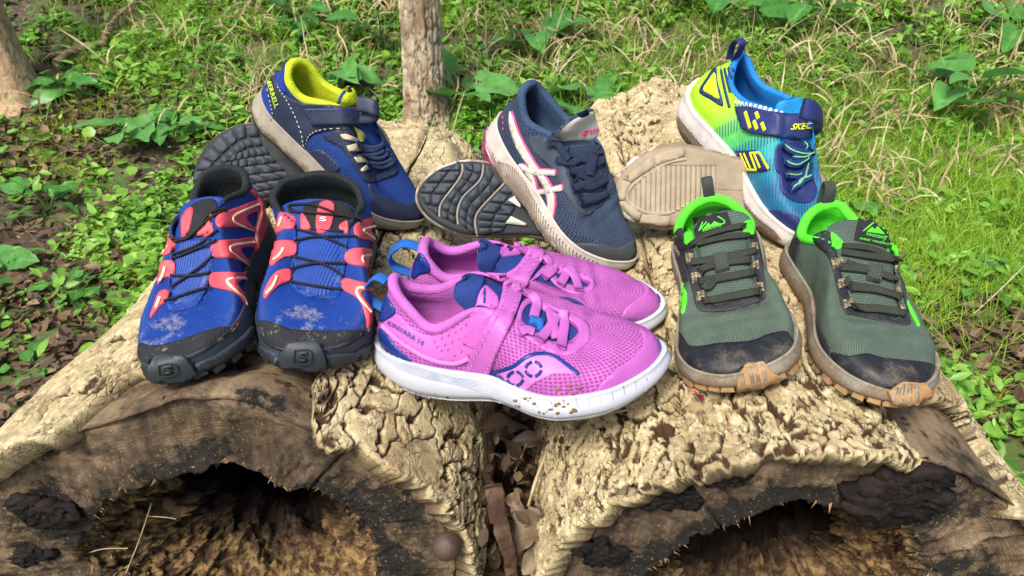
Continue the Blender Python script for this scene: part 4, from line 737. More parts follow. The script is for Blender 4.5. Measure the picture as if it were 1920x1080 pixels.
# ---- pink pair
PSM = cloth('pink_overlay', (.40, .10, .38), .45, 'fine', bump=.12, var=.04)
PSL = cloth('pink_edge_rope', (.60, .19, .53), .6, 'rib', 2.2, .5)
PVEL = cloth('pink_velcro', (.46, .09, .36), .9, 'spot', 1.2, .8)
NAVY = cloth('navy_gloss', (.010, .028, .17), .35, 'fine', bump=.1)
TABB = cloth('blue_webbing', (.012, .11, .42), .7, 'rib', 2.0, .6)
LILAC = cloth('lilac_panel', (.52, .17, .52), .5, 'spot', 1.2, .2)
DKP = cloth('dark_pink_dots', (.40, .06, .30), .7, 'fine')  # dark pink for the perforation marks
GREYL = cloth('sole_groove', (.36, .39, .46), .7, 'fine')
MUDM = cloth('dried_mud', (.20, .13, .05), .95, 'fine', bump=.9)
s = p1.zoom(680, 420, 2.769)
s.P('quarter_overlay', [(112, 515), (178, 470), (270, 548), (370, 582), (470, 548), (588, 452), (680, 440), (715, 480), (620, 640), (560, 700), (470, 716), (360, 700), (250, 640), (150, 565)], PSM, .0009)
s.P('heel_cap', [(92, 505), (85, 420), (108, 362), (135, 385), (172, 455), (135, 490)], NAVY, .0014)
s.P('heel_foxing', [(90, 548), (104, 548), (180, 640), (262, 722), (200, 705), (112, 650), (92, 590)], NAVY, .0012)
s.Rb('edge_rope', [(104, 530), (180, 598), (260, 655), (370, 708), (480, 724), (560, 695)], .004, PSL, thick=.7, lift=.0006)
s.Tx('side_lettering', 'KINVARA 14', [(142, 500), (322, 608), (312, 634), (132, 520)], NAVY)
s.Ln('perforations', [[(x, y), (x + 6, y + 3)] for x, y in ((372, 610), (410, 590), (445, 575), (480, 560), (510, 540), (535, 520), (385, 635), (425, 625), (462, 610), (500, 595), (408, 655), (440, 650), (475, 680), (510, 660), (545, 680))], .0022, DKP, lift=.0002)
s.P('eyestay', [(790, 545), (850, 592), (960, 662), (1050, 682), (1130, 652), (1180, 590), (1165, 520), (1095, 472), (985, 425), (885, 380), (850, 390), (815, 430)], PSM, .0012,
    holes=[[(838, 440), (828, 505), (900, 560), (960, 606), (1040, 626), (1098, 612), (1124, 570), (1106, 522), (1046, 484), (960, 446), (885, 412)]])
s.P('velcro_patch', [(520, 590), (672, 470), (705, 480), (590, 652), (520, 622)], PVEL, .001, smooth=False)
s.P('tongue_badge', [(612, 345), (640, 328), (700, 385), (692, 440), (610, 425), (585, 430)], PSM, .0022)
s.Ln('tongue_emblem', [[(632, 335), (640, 365), (625, 390), (632, 412)], [(632, 335), (624, 365), (640, 385), (632, 412)]], .0012, NAVY)
for p in ([(868, 372), (908, 398), (892, 450), (882, 500)], [(936, 428), (968, 470), (985, 540), (1002, 605)], [(1042, 452), (1042, 540), (1022, 652)], [(1000, 485), (970, 545), (912, 612)], [(806, 570), (850, 556), (882, 572)]):
    s.Rb('elastic_lace', p, .0082, PSM, thick=.22, lift=.003)
s.P('lace_keeper', [(868, 486), (935, 506), (930, 562), (905, 556), (905, 527), (860, 520)], TABB, .004, smooth=False)
st = s.P('strap', [(700, 262), (742, 258), (798, 298), (820, 340), (814, 400), (770, 520), (700, 680), (662, 778), (640, 792), (548, 788), (536, 765), (560, 700), (640, 540), (700, 430), (724, 352), (722, 300)], PSM, .0034)
s.Ln('stitching', [[(735, 290), (742, 355), (715, 440), (655, 550), (580, 700), (556, 770)], [(775, 300), (800, 350), (795, 400), (750, 520), (685, 670), (642, 775)]], .0012, PSL, lift=.0004, dash=1)
s.P('side_panel', [(690, 778), (780, 748), (850, 698), (920, 680), (990, 692), (1060, 738), (1112, 782), (1010, 775), (900, 822), (845, 862), (760, 825)], LILAC, .0006)
s.Rb('side_curve', [(670, 772), (780, 742), (850, 692), (920, 674), (990, 686), (1060, 732), (1120, 782)], .0032, NAVY, thick=.35, lift=.0008)
arc = lambda cx, cy, r, a0, a1: [(cx + r * math.cos(math.radians(a)), cy + r * .9 * math.sin(math.radians(a))) for a in np.linspace(a0, a1, 7)]
s.Ln('side_rings', [arc(x, y, 41, a, a + 68) for x, y in ((888, 753), (795, 800)) for a in (10, 100, 190, 280)] + [arc(700, 818, 36, a, a + 60) for a in (200, 280)], .0024, NAVY, lift=.0009)
s.P('toe_cap', [(1216, 894), (1240, 830), (1340, 740), (1440, 662), (1458, 600), (1440, 545), (1480, 530), (1540, 590), (1556, 680), (1478, 775), (1350, 848)], PSM, .0008)
s.P('toe_bumper', [(1546, 585), (1566, 620), (1570, 690), (1556, 720), (1550, 660)], NAVY, .0018)
s.Ln('sole_grooves', [[(92, 600 + k * 12), (180, 690 + k * 9), (300, 745 + k * 8), (450, 790 + k * 6), (600, 815 + k * 9), (720, 870 + k * 13), (820, 935 + k * 8)][: 7 - (k > 4)] for k in range(7)] + [[(980 + k * 62, 925 - 14 * k + (k > 6) * -10), (940 + k * 62 + 60, 1005 - 10 * k)] for k in range(0, 9)], .0010, GREYL, lift=.00005, on='sole')
s.Tx('sole_lettering', 'PWRRUN', [(222, 858), (400, 878), (398, 906), (228, 886)], P_MID, lift=.0012, shear=.3)
for i, p in enumerate(([(995, 850), (1020, 842), (1024, 862), (1000, 872)], [(1060, 838), (1085, 830), (1098, 856), (1078, 876), (1062, 862)], [(1120, 845), (1142, 840), (1140, 862), (1122, 862)], [(900, 945), (950, 962), (995, 980), (985, 992), (930, 972)], [(985, 935), (1030, 930), (1035, 950), (1000, 955)], [(385, 912), (420, 905), (440, 930), (400, 936)], [(790, 905), (850, 915), (900, 940), (840, 928)], [(1080, 965), (1105, 960), (1108, 975), (1085, 980)])):
    c_ = np.mean(p, 0); e_ = np.ptp(np.array(p), 0) / 2
    for k_ in range(7):
        q_ = c_ + RNG.normal(0, .6, 2) * e_; r0_ = RNG.uniform(3.0, 9.0)
        s.P('mud_spot', [tuple(q_ + r0_ * RNG.uniform(.5, 1.3) * np.array([1.5 * math.cos(a_), math.sin(a_)])) for a_ in np.arange(7) * .8976], MUDM, .0003, on='upper' if i < 3 else 'sole', res=5, sub=2, hitme=False)
s.loop('pull_tab', [(s.K[0][0] - .003, 0, s.K[0][2] - .002), (s.K[0][0] - .013, 0, s.K[0][2] + .001), (s.K[0][0] - .024, 0, s.K[0][2] - .010), (s.K[0][0] - .024, 0, s.K[0][2] - .022), (s.K[0][0] - .010, 0, s.K[0][2] - .030)], .012, TABB)
s = p2.zoom(680, 420, 2.769)
s.P('heel_cap', [(300, 150), (335, 190), (352, 240), (300, 262), (268, 285), (258, 262), (275, 200)], NAVY, .0014)
s.P('eyestay', [(850, 322), (940, 262), (1010, 325), (1110, 365), (1185, 348), (1205, 300), (1150, 262), (1040, 228), (960, 205)], PSM, .0012, holes=[[(1000, 262), (1085, 270), (1178, 296), (1166, 330), (1120, 330), (1040, 302)]])
s.P('tongue_badge', [(715, 165), (735, 105), (825, 150), (780, 165)], PSM, .002)
s.Ln('tongue_emblem', [[(745, 118), (760, 128), (765, 142)], [(752, 112), (770, 124), (775, 138)]], .0014, NAVY)
for p in ([(940, 172), (968, 215), (940, 285)], [(992, 232), (965, 262), (932, 284)], [(1062, 240), (1045, 282), (1018, 322)], [(1072, 232), (1100, 290), (1120, 352)]):
    s.Rb('elastic_lace', p, .0082, PSM, thick=.22, lift=.003)
s.P('strap', [(790, 55), (858, 36), (918, 80), (938, 140), (928, 192), (880, 262), (832, 335), (745, 268), (792, 230), (850, 152), (858, 102)], PSM, .0034)
s.Ln('stitching', [[(868, 60), (880, 120), (850, 190), (775, 260)], [(900, 85), (918, 140), (895, 200), (830, 300)]], .0012, PSL, lift=.0004, dash=1)
s.Rb('side_curve', [(960, 412), (1010, 384), (1080, 392), (1140, 422), (1190, 470)], .0032, NAVY, thick=.35, lift=.0008)
s.Ln('side_rings', [arc(1000, 425, 30, 200, 340)], .0022, NAVY, lift=.0009)
s.P('toe_cap', [(1345, 488), (1372, 432), (1468, 352), (1440, 298), (1480, 295), (1545, 360), (1558, 415), (1480, 484), (1400, 500)], PSM, .0008)
s.P('toe_bumper', [(1552, 340), (1570, 375), (1572, 420), (1558, 420)], NAVY, .0015)
s.loop('pull_tab', [(s.K[0][0] - .003, 0, s.K[0][2] - .002), (s.K[0][0] - .016, 0, s.K[0][2] + .001), (s.K[0][0] - .028, 0, s.K[0][2] - .010), (s.K[0][0] - .028, 0, s.K[0][2] - .024), (s.K[0][0] - .010, 0, s.K[0][2] - .034)], .012, TABB)

# ---- grey green pair
GBLK = cloth('black_synthetic', (.022, .024, .028), .6, 'fine', bump=.25, mud=.35, mz=.02, mudcol=(.25, .2, .14))
GTOE = cloth('ink_toe_cap', (.012, .0135, .017), .42, 'fine', bump=.2, mud=.75, mz=.040, mk_=5, mudcol=(.15, .12, .085), mudscale=30, soft=.16)
GLIME = cloth('neon_green', (.08, .66, .025), .55, 'fine', bump=.2)
GLACE = cloth('olive_lace', (.035, .040, .028), .85, 'rib', 2.4, .8)
GCAMO = cloth('camo_loop', (.33, .26, .15), .8, 'spot', .6, .5, hole=(.06, .055, .04))
GWEB = cloth('grey_webbing', (.05, .058, .052), .8, 'rib', 2.0, .9)
LUGM = cloth('tan_lug', (.34, .20, .09), .7, 'fine', bump=.5, mud=.95, mz=.020, mk_=10, mudcol=(.22, .17, .11))
for s, d in ((g1, dict(
        label=[(142, 190), (290, 146), (320, 236), (162, 288)], tri=[(170, 248), (212, 170), (288, 206), (250, 226)], mts=[[(172, 248), (205, 206), (222, 222), (240, 196), (282, 212), (250, 222)]],
        t1=[(184, 240), (270, 214), (273, 232), (190, 259)], t2=[(170, 270), (298, 233), (302, 247), (174, 288)],
        eyest=[(78, 330), (110, 400), (130, 480), (150, 570), (185, 612), (330, 602), (450, 562), (472, 530), (462, 430), (432, 290), (402, 205), (384, 240), (412, 330), (432, 470), (430, 525), (300, 572), (218, 578), (182, 480), (152, 380), (140, 300)],
        camo=[[(115, 348), (148, 352), (150, 384), (118, 400)], [(136, 442), (178, 436), (182, 470), (140, 488)], [(155, 528), (195, 518), (200, 552), (160, 566)], [(405, 306), (428, 300), (430, 334), (408, 338)], [(410, 392), (438, 384), (440, 418), (416, 428)], [(422, 484), (458, 480), (464, 518), (428, 520)]],
        laces=[[(140, 318), (200, 280), (300, 248), (392, 232)], [(150, 320), (280, 290), (402, 276)], [(140, 398), (280, 375), (424, 344)], [(166, 432), (280, 398), (412, 384)], [(165, 484), (300, 462), (436, 434)], [(180, 492), (220, 510), (240, 470)], [(182, 572), (300, 552), (458, 522)]],
        keep=[(238, 368), (296, 356), (308, 425), (250, 440)], lime=[[(370, 216), (408, 212), (412, 270), (370, 262)], [(112, 252), (134, 242), (150, 302), (116, 312)]],
        trim=[[(52, 290), (75, 240), (110, 240), (130, 262), (122, 322), (78, 330)]], side=[[(50, 310), (78, 332), (108, 400), (124, 470), (68, 468), (54, 400)]],
        emb=[(67, 495), (95, 495), (115, 530), (110, 590), (96, 622), (88, 600), (95, 555), (80, 535), (72, 588), (66, 575)],
        toe=[(80, 700), (130, 765), (200, 766), (260, 756), (400, 746), (480, 716), (556, 702), (580, 730), (600, 770), (570, 836), (490, 872), (400, 850), (330, 890), (310, 915), (200, 908), (115, 868), (86, 800)],
        lug=[(335, 955), (345, 900), (372, 854), (450, 840), (490, 880), (545, 908), (480, 935), (400, 950)], ribs=[[(395, 860), (415, 940)], [(420, 850), (440, 935)], [(360, 890), (372, 948)], [(455, 848), (470, 930)]])),
    (g2, dict(
        label=[(885, 192), (1045, 226), (1035, 328), (866, 290)], tri=[(906, 250), (972, 204), (1030, 270), (1000, 272)], mts=[[(908, 250), (942, 222), (958, 240), (975, 216), (1022, 268), (985, 262)]],
        t1=[(922, 256), (1012, 276), (1009, 296), (918, 272)], t2=[(892, 274), (1028, 302), (1026, 318), (889, 291)],
        eyest=[(690, 285), (742, 340), (772, 430), (792, 520), (822, 612), (862, 628), (1000, 656), (1108, 672), (1120, 640), (1100, 540), (1082, 400), (1070, 345), (1056, 350), (1066, 420), (1084, 520), (1094, 638), (980, 620), (872, 596), (836, 520), (802, 420), (775, 310)],
        camo=[[(762, 380), (812, 370), (822, 404), (772, 420)], [(792, 470), (846, 458), (852, 492), (800, 506)], [(808, 562), (864, 554), (872, 584), (818, 598)], [(1052, 408), (1070, 406), (1072, 436), (1056, 436)], [(1056, 496), (1076, 496), (1078, 526), (1060, 526)], [(1074, 584), (1098, 586), (1098, 610), (1078, 606)]],
        laces=[[(812, 328), (930, 338), (1062, 392)], [(810, 352), (940, 372), (1055, 384)], [(806, 418), (930, 434), (1060, 478)], [(828, 400), (900, 425), (940, 430)], [(832, 508), (960, 520), (1080, 556)], [(828, 470), (840, 500), (920, 512)], [(852, 600), (980, 606), (1100, 630)]],
        keep=[(922, 410), (978, 418), (972, 486), (920, 470)], lime=[[(768, 258), (820, 314), (786, 328), (766, 302)], [(1046, 312), (1070, 312), (1072, 362), (1046, 342)]],
        trim=[[(684, 272), (735, 244), (770, 272), (776, 330), (742, 344), (702, 312)]], side=[[(572, 372), (592, 292), (612, 275), (622, 300), (612, 400), (645, 500), (680, 590), (640, 540), (596, 450)], [(692, 628), (712, 680), (748, 742), (768, 800), (762, 845), (724, 765), (704, 695)]],
        emb=[(1108, 560), (1150, 640), (1162, 672), (1150, 672), (1112, 595)],
        toe=[(770, 795), (850, 812), (920, 802), (1000, 822), (1130, 836), (1218, 850), (1236, 900), (1230, 950), (1200, 985), (1180, 955), (1100, 928), (1050, 948), (980, 965), (880, 915), (795, 850)],
        lug=[(1015, 968), (1080, 928), (1160, 932), (1198, 970), (1202, 1022), (1130, 1034), (1035, 1012)], ribs=[[(1090, 935), (1075, 1020)], [(1120, 935), (1115, 1030)], [(1150, 940), (1152, 1030)], [(1060, 950), (1045, 1012)]]))):
    s.zoom(1240, 330, 2.4)
    s.P('eyestay', d['eyest'], GBLK, .0012, sub=3)
    for p in d['trim'] + d['side']: s.P('overlay', p, GBLK, .001)
    s.P('toe_cap', d['toe'], GTOE, .0014); lg = s.P('toe_lug', d['lug'], LUGM, .005, on='all', smooth=False, sub=2)
    s.Ln('lug_ribs', d['ribs'], .003, G_MID, lift=.0002, parent=lg, on='all')
    s.P('side_emblem', d['emb'], GLIME, .001)
    for p in d['camo']: s.P('lace_loop', p, GCAMO, .0022, smooth=False)
    for p in d['lime']: s.P('lace_loop', p, GLIME, .003)
    lb = s.P('tongue_label', d['label'], BLACKM, .0018, smooth=False)
    s.Ln('mountain_frame', [d['tri'][:3] + d['tri'][3:], [d['tri'][0], d['mts'][0][1]]], .0011, GLIME, lift=.0006, parent=lb); mc = np.mean(d['mts'][0], 0); s.P('mountain_emblem', [tuple(mc + (np.array(q_) - mc) * .72 + [0, 2]) for q_ in d['mts'][0]], GLIME, .0006, smooth=False, res=4, hitme=False, parent=lb)
    s.Tx('label_lettering', 'saucony', d['t1'], GLIME, lift=.0008, parent=lb); s.Tx('label_lettering', 'water repellent', d['t2'], GLIME, lift=.0008, parent=lb)
    for p in d['laces']: s.Rb('lace', p, .0072, GLACE, thick=.32, lift=.0036, k=12)
    s.P('lace_keeper', d['keep'], GWEB, .0062, smooth=False)
    h = s.K[0]; s.loop('pull_tab', [(h[0] - .004, 0, h[2] - .012), (h[0] - .008, 0, h[2] + .006), (h[0] - .007, 0, h[2] + .017), (h[0] - .002, 0, h[2] + .019), (h[0] + .003, 0, h[2] + .012), (h[0] + .004, 0, h[2] - .004)], .011, GWEB)
g1.Tx('side_lettering', 'PEREGRINE 12', [(64, 302), (92, 352), (84, 360), (54, 308)], CREAM)

# ---- navy strap shoes
MNAV = cloth('navy_leather', (.018, .026, .055), .5, 'fine', bump=.25, mud=.4, mz=.02, mudcol=(.13, .11, .085))
MROY = cloth('royal_suede', (.008, .032, .25), .8, 'fine', bump=.5, mud=.3, mz=.02)
MLIM = cloth('lime_print', (.45, .62, .03), .6, 'fine', bump=.1)
MBEI = cloth('beige_loop', (.48, .42, .29), .85, 'fine', bump=.4)
MLAC = cloth('slate_lace', (.03, .055, .12), .8, 'rib', 2.4, .6)
STI = cloth('pale_thread', (.50, .48, .42), .8, 'fine'); OLI = cloth('olive_scrap', (.24, .24, .06), .9, 'fine', bump=.8)
s = m1.zoom(340, 90, 3)
s.P('collar_panel', [(530, 128), (596, 66), (584, 105), (580, 200), (592, 258), (550, 224)], MROY, .001)
s.P('heel_patch', [(424, 222), (476, 185), (500, 300), (512, 388), (500, 405), (442, 302)], MROY, .001)
s.P('quarter_overlay', [(482, 182), (522, 134), (560, 235), (600, 272), (690, 312), (900, 328), (985, 430), (960, 450), (800, 466), (720, 502), (692, 560), (702, 660), (690, 622), (560, 462), (506, 412), (516, 372), (500, 300)], MNAV, .0013, sub=3)
s.P('eyestay', [(800, 502), (880, 458), (970, 452), (1000, 520), (1012, 600), (1050, 690), (1130, 700), (1188, 655), (1216, 700), (1150, 735), (1042, 755), (980, 680), (900, 560)], MNAV, .0014)
s.P('side_guard', [(708, 590), (780, 572), (850, 622), (890, 690), (740, 702), (712, 655)], MNAV, .001)
s.P('toe_cap', [(1052, 762), (1100, 822), (1190, 866), (1280, 876), (1330, 836), (1366, 885), (1372, 925), (1300, 965), (1150, 968), (1085, 930)], MNAV, .0013)
s.Tx('heel_lettering', 'MERRELL', [(505, 172), (554, 328), (532, 340), (484, 180)], MLIM, bold=.01)
s.Ln('stitching', [[(540, 215), (590, 290), (640, 385), (680, 500), (690, 600)], [(692, 560), (722, 490), (800, 458), (950, 450)], [(520, 140), (482, 205), (500, 300), (514, 370)]], .0012, STI, lift=.0005, dash=1)
for p in ([(896, 486), (925, 483), (992, 514), (984, 530), (910, 511)], [(930, 550), (975, 541), (1018, 578), (942, 582)], [(970, 615), (1000, 596), (1052, 643), (990, 646)], [(1006, 685), (1030, 661), (1050, 680), (1020, 700)]): s.P('lace_loop', p, MBEI, .0025, smooth=False)
for p in ([(980, 540), (1030, 578), (1090, 572), (1132, 530), (1125, 490), (1080, 465)], [(1010, 545), (1070, 565), (1130, 540)], [(1020, 590), (1080, 622), (1140, 610), (1156, 570)], [(1050, 650), (1110, 672), (1175, 655), (1190, 625), (1170, 600)], [(1000, 600), (1080, 600), (1150, 570)], [(1040, 640), (1110, 650), (1180, 620)]): s.Rb('lace', p, .0042, MLAC, thick=.6, lift=.0032)
s.P('tape_scrap', [(962, 440), (1000, 460), (1030, 490), (1018, 525), (996, 524), (988, 482)], OLI, .004, smooth=False)
s.P('strap', [(698, 352), (720, 338), (860, 338), (1000, 336), (1055, 322), (1066, 345), (1062, 405), (1045, 428), (900, 432), (748, 432), (732, 415)], MNAV, .0042)
s.Ln('strap_stitching', [[(715, 360), (740, 405), (760, 418), (1040, 416)], [(722, 350), (1045, 348)]], .001, MROY, lift=.0003, dash=1)
o_, d_ = s.loc(EYE), None
def on_mid(s, pts, y):
    """photo positions taken to the plane at local y"""
    o = s.loc(EYE); r = []
    for u, v in pts: d = sight(u, v) @ s.R; r.append(o + d * ((y - o[1]) / d[1]))
    return np.array(r)
def strap_turn(s, hi, lo, pts, m, thick=.0022):
    """the strap's turn over the instep: a band going round from the near side to the far one; pts = (u, v, share of the near side's y)"""
    a, b = s.loc(s.hit(*s.q([hi])[0])[0]), s.loc(s.hit(*s.q([lo])[0])[0]); wv = b - a; w = np.linalg.norm(wv); wv /= w; y0 = (a[1] + b[1]) / 2; P = [(a + b) / 2]
    for u, v, f in pts: P.append(on_mid(s, s.q([(u, v)]), y0 * f)[0])
    P = cro(P, 50); T = np.gradient(P, axis=0); N = np.cross(T, wv); N *= np.sign(np.sum(N * (P - P.mean(0)), 1).sum()); N /= np.linalg.norm(N, axis=1, keepdims=True)
    V, F = tube(P + N * .003, w / 2, 12, True, N, thick / w * 2); mk('strap_turn', V, F, m, s.root, uv=np.zeros((len(V), 2)))
strap_turn(s, (995, 340), (1000, 426), [(1045, 380, .7), (1078, 368, .2), (1082, 340, -.3), (1050, 322, -.8), (1000, 318, -1.1)], MNAV)
# its mate: wavy lugs
TRD = cloth('slate_tread', (.036, .045, .058), .55, 'fine', bump=.35, mud=.45, mz=.004, mk_=0, mudcol=(.11, .08, .05), mudscale=22)
s = m2.zoom(340, 90, 3)
s.blocks('lug', [(425, 428), (330, 432), (235, 482), (155, 568), (92, 662), (64, 760)], [(450, 500), (350, 508), (292, 548), (222, 612), (168, 668), (118, 745)], 7, 1, TRD, .16)
s.blocks('lug', [(445, 508), (355, 518), (300, 556), (232, 620), (178, 676), (130, 750)], [(462, 550), (380, 560), (330, 590), (262, 640), (215, 690), (172, 760)], 9, 1, TRD, .2)
rows = [[(292, 600), (380, 570), (470, 556)], [(250, 645), (370, 618), (500, 600)], [(216, 690), (350, 668), (540, 645)], [(190, 735), (340, 718), (590, 690)], [(260, 790), (400, 765), (620, 728)], [(330, 825), (450, 805), (610, 775)], [(400, 850), (480, 842), (560, 815)]]
for a, b in zip(rows[:-1], rows[1:]): s.blocks('lug', a, b, 6, 1, TRD, .14, skew=.5)
# ---- slate running shoes
ACRE = cloth('cream_felt', (.52, .49, .43), .85, 'fine', bump=.4, mud=.2, mz=.0, mk_=0)
APNK = cloth('hot_pink', (.78, .06, .20), .5, 'fine', bump=.1)
AGRY = cloth('grey_film', (.045, .058, .080), .6, 'spot', 1.0, .3, mud=.5, mz=.03, mudcol=(.10, .09, .07))
ATOE = cloth('dirty_toe_film', (.05, .055, .06), .7, 'fine', bump=.3, mud=.85, mz=.035, mk_=4, mudcol=(.115, .09, .06))
AGEL = cloth('berry_gel', (.20, .018, .08), .25, 'fine', bump=.2, spec=.6); ALAC = cloth('navy_lace', (.022, .036, .075), .85, 'rib', 2.2, .8); AGRV = cloth('muddy_groove', (.24, .18, .14), .9, 'fine', bump=.5)
s = a1.zoom(770, 130, 2.769)
s.P('eyestay', [(622, 348), (742, 372), (778, 440), (832, 600), (905, 735), (960, 720), (900, 760), (800, 645), (740, 525), (662, 452), (622, 402)], AGRY, .0008, sub=3)
S1 = [(515, 225), (526, 232), (560, 330), (610, 430), (660, 510), (700, 560), (735, 622), (750, 690), (740, 760), (724, 824), (700, 785), (714, 712), (704, 652), (688, 602), (648, 542), (590, 472), (545, 392), (515, 292)]
S2 = [(562, 492), (602, 502), (640, 560), (660, 640), (662, 700), (648, 682), (638, 640), (618, 572), (590, 532)]
B1_ = [(560, 496), (640, 518), (748, 524), (752, 554), (640, 548), (570, 522)]; B2_ = [(626, 626), (690, 624), (784, 600), (790, 630), (700, 648), (630, 652)]
sh = lambda p, dx, dy: [(x + dx, y + dy) for x, y in p]
for p in (S1, S2): s.P('side_stripe_edge', sh(p, 7, -3), APNK, .0009, sub=3, hitme=False)
for p in (B1_, B2_): s.P('side_stripe_edge', sh(p, 6, -6), APNK, .0009, hitme=False, smooth=False)
for p in (S1, S2): s.P('side_stripe', p, ACRE, .0014, sub=3, hitme=False)
for p in (B1_, B2_): s.P('side_stripe', p, ACRE, .0014, hitme=False, smooth=False)
s.Ln('heel_print', [[(474, 222), (480, 262), (482, 312)]], .002, APNK, dash=1)
s.P('toe_film', [(822, 916), (900, 902), (1000, 910), (1080, 928), (1150, 892), (1168, 940), (1160, 975), (1100, 1000), (1040, 1018), (960, 995), (880, 955)], ATOE, .001)
s.P('gel_window', [(352, 310), (384, 288), (396, 400), (436, 500), (440, 522), (402, 478), (364, 402)], AGEL, .0022, on='sole')
for p in ([(775, 392), (800, 432), (880, 432), (985, 402)], [(762, 466), (830, 488), (910, 442), (985, 426)], [(800, 420), (900, 470), (992, 470)], [(816, 532), (880, 520), (990, 472)], [(822, 502), (900, 556), (1002, 552)], [(836, 622), (900, 592), (985, 545)], [(846, 572), (920, 612), (1008, 566)], [(870, 692), (950, 670), (1020, 636)]):
    s.Rb('lace', p, .0072, ALAC, thick=.3, lift=.0034, k=12)
s.Rb('lace_keeper', [(940, 440), (925, 500), (918, 545)], .010, ALAC, thick=.25, lift=.0055)
for p in ([(722, 392), (735, 350), (772, 345), (780, 372), (740, 385)], [(765, 372), (785, 420), (806, 468)]): s.Rb('lace', p, .007, ALAC, thick=.6, lift=.004)
tg = [c for c in s.root.children if c.name.startswith('tongue_badge')][0]
s.Tx('tongue_lettering', 'asics', [(926, 306), (980, 296), (980, 326), (926, 340)], APNK, lift=.0008, parent=tg, shear=.3, bold=.02)
s.Ln('tongue_emblem', [[(893, 350), (890, 325), (905, 310), (920, 318), (915, 335), (900, 345), (892, 340)], [(893, 352), (910, 330), (922, 312)]], .0018, APNK, lift=.0006, parent=tg)
up = cro(s.q([(455, 480), (520, 500), (590, 580), (650, 690), (740, 835), (860, 950), (1020, 1018)]), 44); lo = cro(s.q([(440, 535), (520, 600), (585, 690), (640, 800), (715, 905), (830, 985), (940, 1030)]), 44)
s.lines('sole_grooves', [[tuple(up[i]), tuple(up[i] * .5 + lo[min(43, i + 1)] * .5), tuple(lo[min(43, i + 3)])] for i in range(0, 42)], .0013, AGRV, lift=.0002)
s = a2.zoom(770, 130, 2.769)
ATR = cloth('charcoal_tread', (.030, .040, .050), .55, 'fine', bump=.3, mud=.4, mz=.0, mk_=0, mudcol=(.13, .10, .07), mudscale=24)
AGRT = cloth('dirty_groove', (.25, .225, .19), .85, 'fine', bump=.4, mud=.9, mz=.0, mk_=0, mudcol=(.16, .12, .09), mudscale=70)
G0 = [(225, 492), (150, 520), (85, 580), (40, 640), (60, 690), (110, 720)]; G1 = [(266, 480), (268, 540), (215, 620), (155, 700), (150, 765)]; G2 = [(378, 490), (362, 575), (272, 660), (242, 740), (246, 805)]; G3 = [(490, 588), (420, 660), (348, 740), (334, 800), (346, 862)]
for g in (G1, G2, G3): s.Rb('flex_groove', g, .0020, AGRT, thick=.35, lift=.0008, on='sole')
ins = lambda p, d: [(x + d, y) for x, y in p]
s.blocks('tread_block', [(225, 492), (140, 530), (75, 590), (45, 640), (75, 700), (125, 745)], ins(G1, -10), 5, 2, ATR, .12)
s.blocks('tread_block', ins(G1, 10), ins(G2, -10), 6, 2, ATR, .12); s.blocks('tread_block', ins(G2, 12), ins(G3, -12), 6, 2, ATR, .12)
s.blocks('tread_block', ins(G3, 12), [(585, 640), (560, 690), (520, 760), (500, 810), (480, 840)], 6, 2, ATR, .14)
s.P('arch_window', [(505, 680), (540, 655), (575, 690), (570, 720)], ACRE, .0026, smooth=False, on='sole'); s.P('arch_window', [(490, 800), (520, 762), (600, 800), (600, 812)], ACRE, .0026, smooth=False, on='sole')
# ---- lime to blue strap shoes
def skin():
    t = NT('lime_to_blue_print'); co = t.obj(); sp = t.n('SeparateXYZ'); t.link(co, sp.inputs[0]); x = sp.outputs['X']; z = sp.outputs['Z']
    q = t.math('ADD', t.math('SUBTRACT', x, t.math('MULTIPLY', z, .55)), t.math('MULTIPLY', t.math('SUBTRACT', t.noise(co, 30, 2), .5), .01))
    c = t.mix(t.ramp(q, .005, .055), (.34, .66, .012), (.08, .50, .10)); c = t.mix(t.ramp(q, .045, .085), c, (.010, .26, .30)); c = t.mix(t.ramp(q, .08, .125), c, (.006, .125, .25))
    v = t.n('TexWave', {'Scale': 105.0, 'Distortion': .6, 'Detail': 1.0}, wave_type='BANDS', bands_direction='Y'); m = t.n('Mapping'); t.link(co, m.inputs[0]); m.inputs['Rotation'].default_value = (.6, 0.9, 1.1); t.link(m.outputs[0], v.inputs[0])
    band = t.math('SINE', t.math('MULTIPLY', q, 210.0)); on = t.math('MULTIPLY', t.ramp(band, -.2, .35), t.ramp(q, .016, .028)); fine = t.math('MULTIPLY', t.ramp(v.outputs['Fac'], .5, .62), on)
    c = t.mix(t.math('MULTIPLY', fine, .8), c, (.008, .06, .16)); t.link(c, t.b.inputs['Base Color']); t.b.inputs['Roughness'].default_value = .6
    t.link(t.bump(t.math('ADD', v.outputs['Fac'], t.noise(co, 1400, 2)), .35, .0008), t.b.inputs['Normal']); return t.m
SKIN = skin(); k1_up = [c for c in k1.root.children if c.name.startswith('upper')][0]; k1_up.data.materials[0] = SKIN
KNAV = cloth('indigo_synthetic', (.016, .025, .11), .5, 'fine', bump=.2, mud=.3, mz=.02, mudcol=(.14, .12, .1)); KYEL = cloth('yellow_print', (.68, .72, .02), .5, 'fine', bump=.1); KLAC = cloth('blue_lace', (.014, .05, .22), .75, 'rib', 2.2, .7); KGRN = cloth('mint_stripe', (.25, .62, .25), .7, 'fine'); KLIM = cloth('lime_field', (.46, .82, .015), .55, 'fine', bump=.15); KGRV = cloth('brown_grime', (.20, .145, .10), .9, 'fine', bump=.6)
s = k1.zoom(1130, 60, 2.571)
s.P('heel_emblem', [(545, 168), (555, 240), (582, 355), (520, 325), (466, 288), (500, 225)], KNAV, .0008); s.P('heel_emblem_field', [(540, 196), (550, 262), (562, 322), (520, 302), (484, 278), (510, 232)], KLIM, .0005)
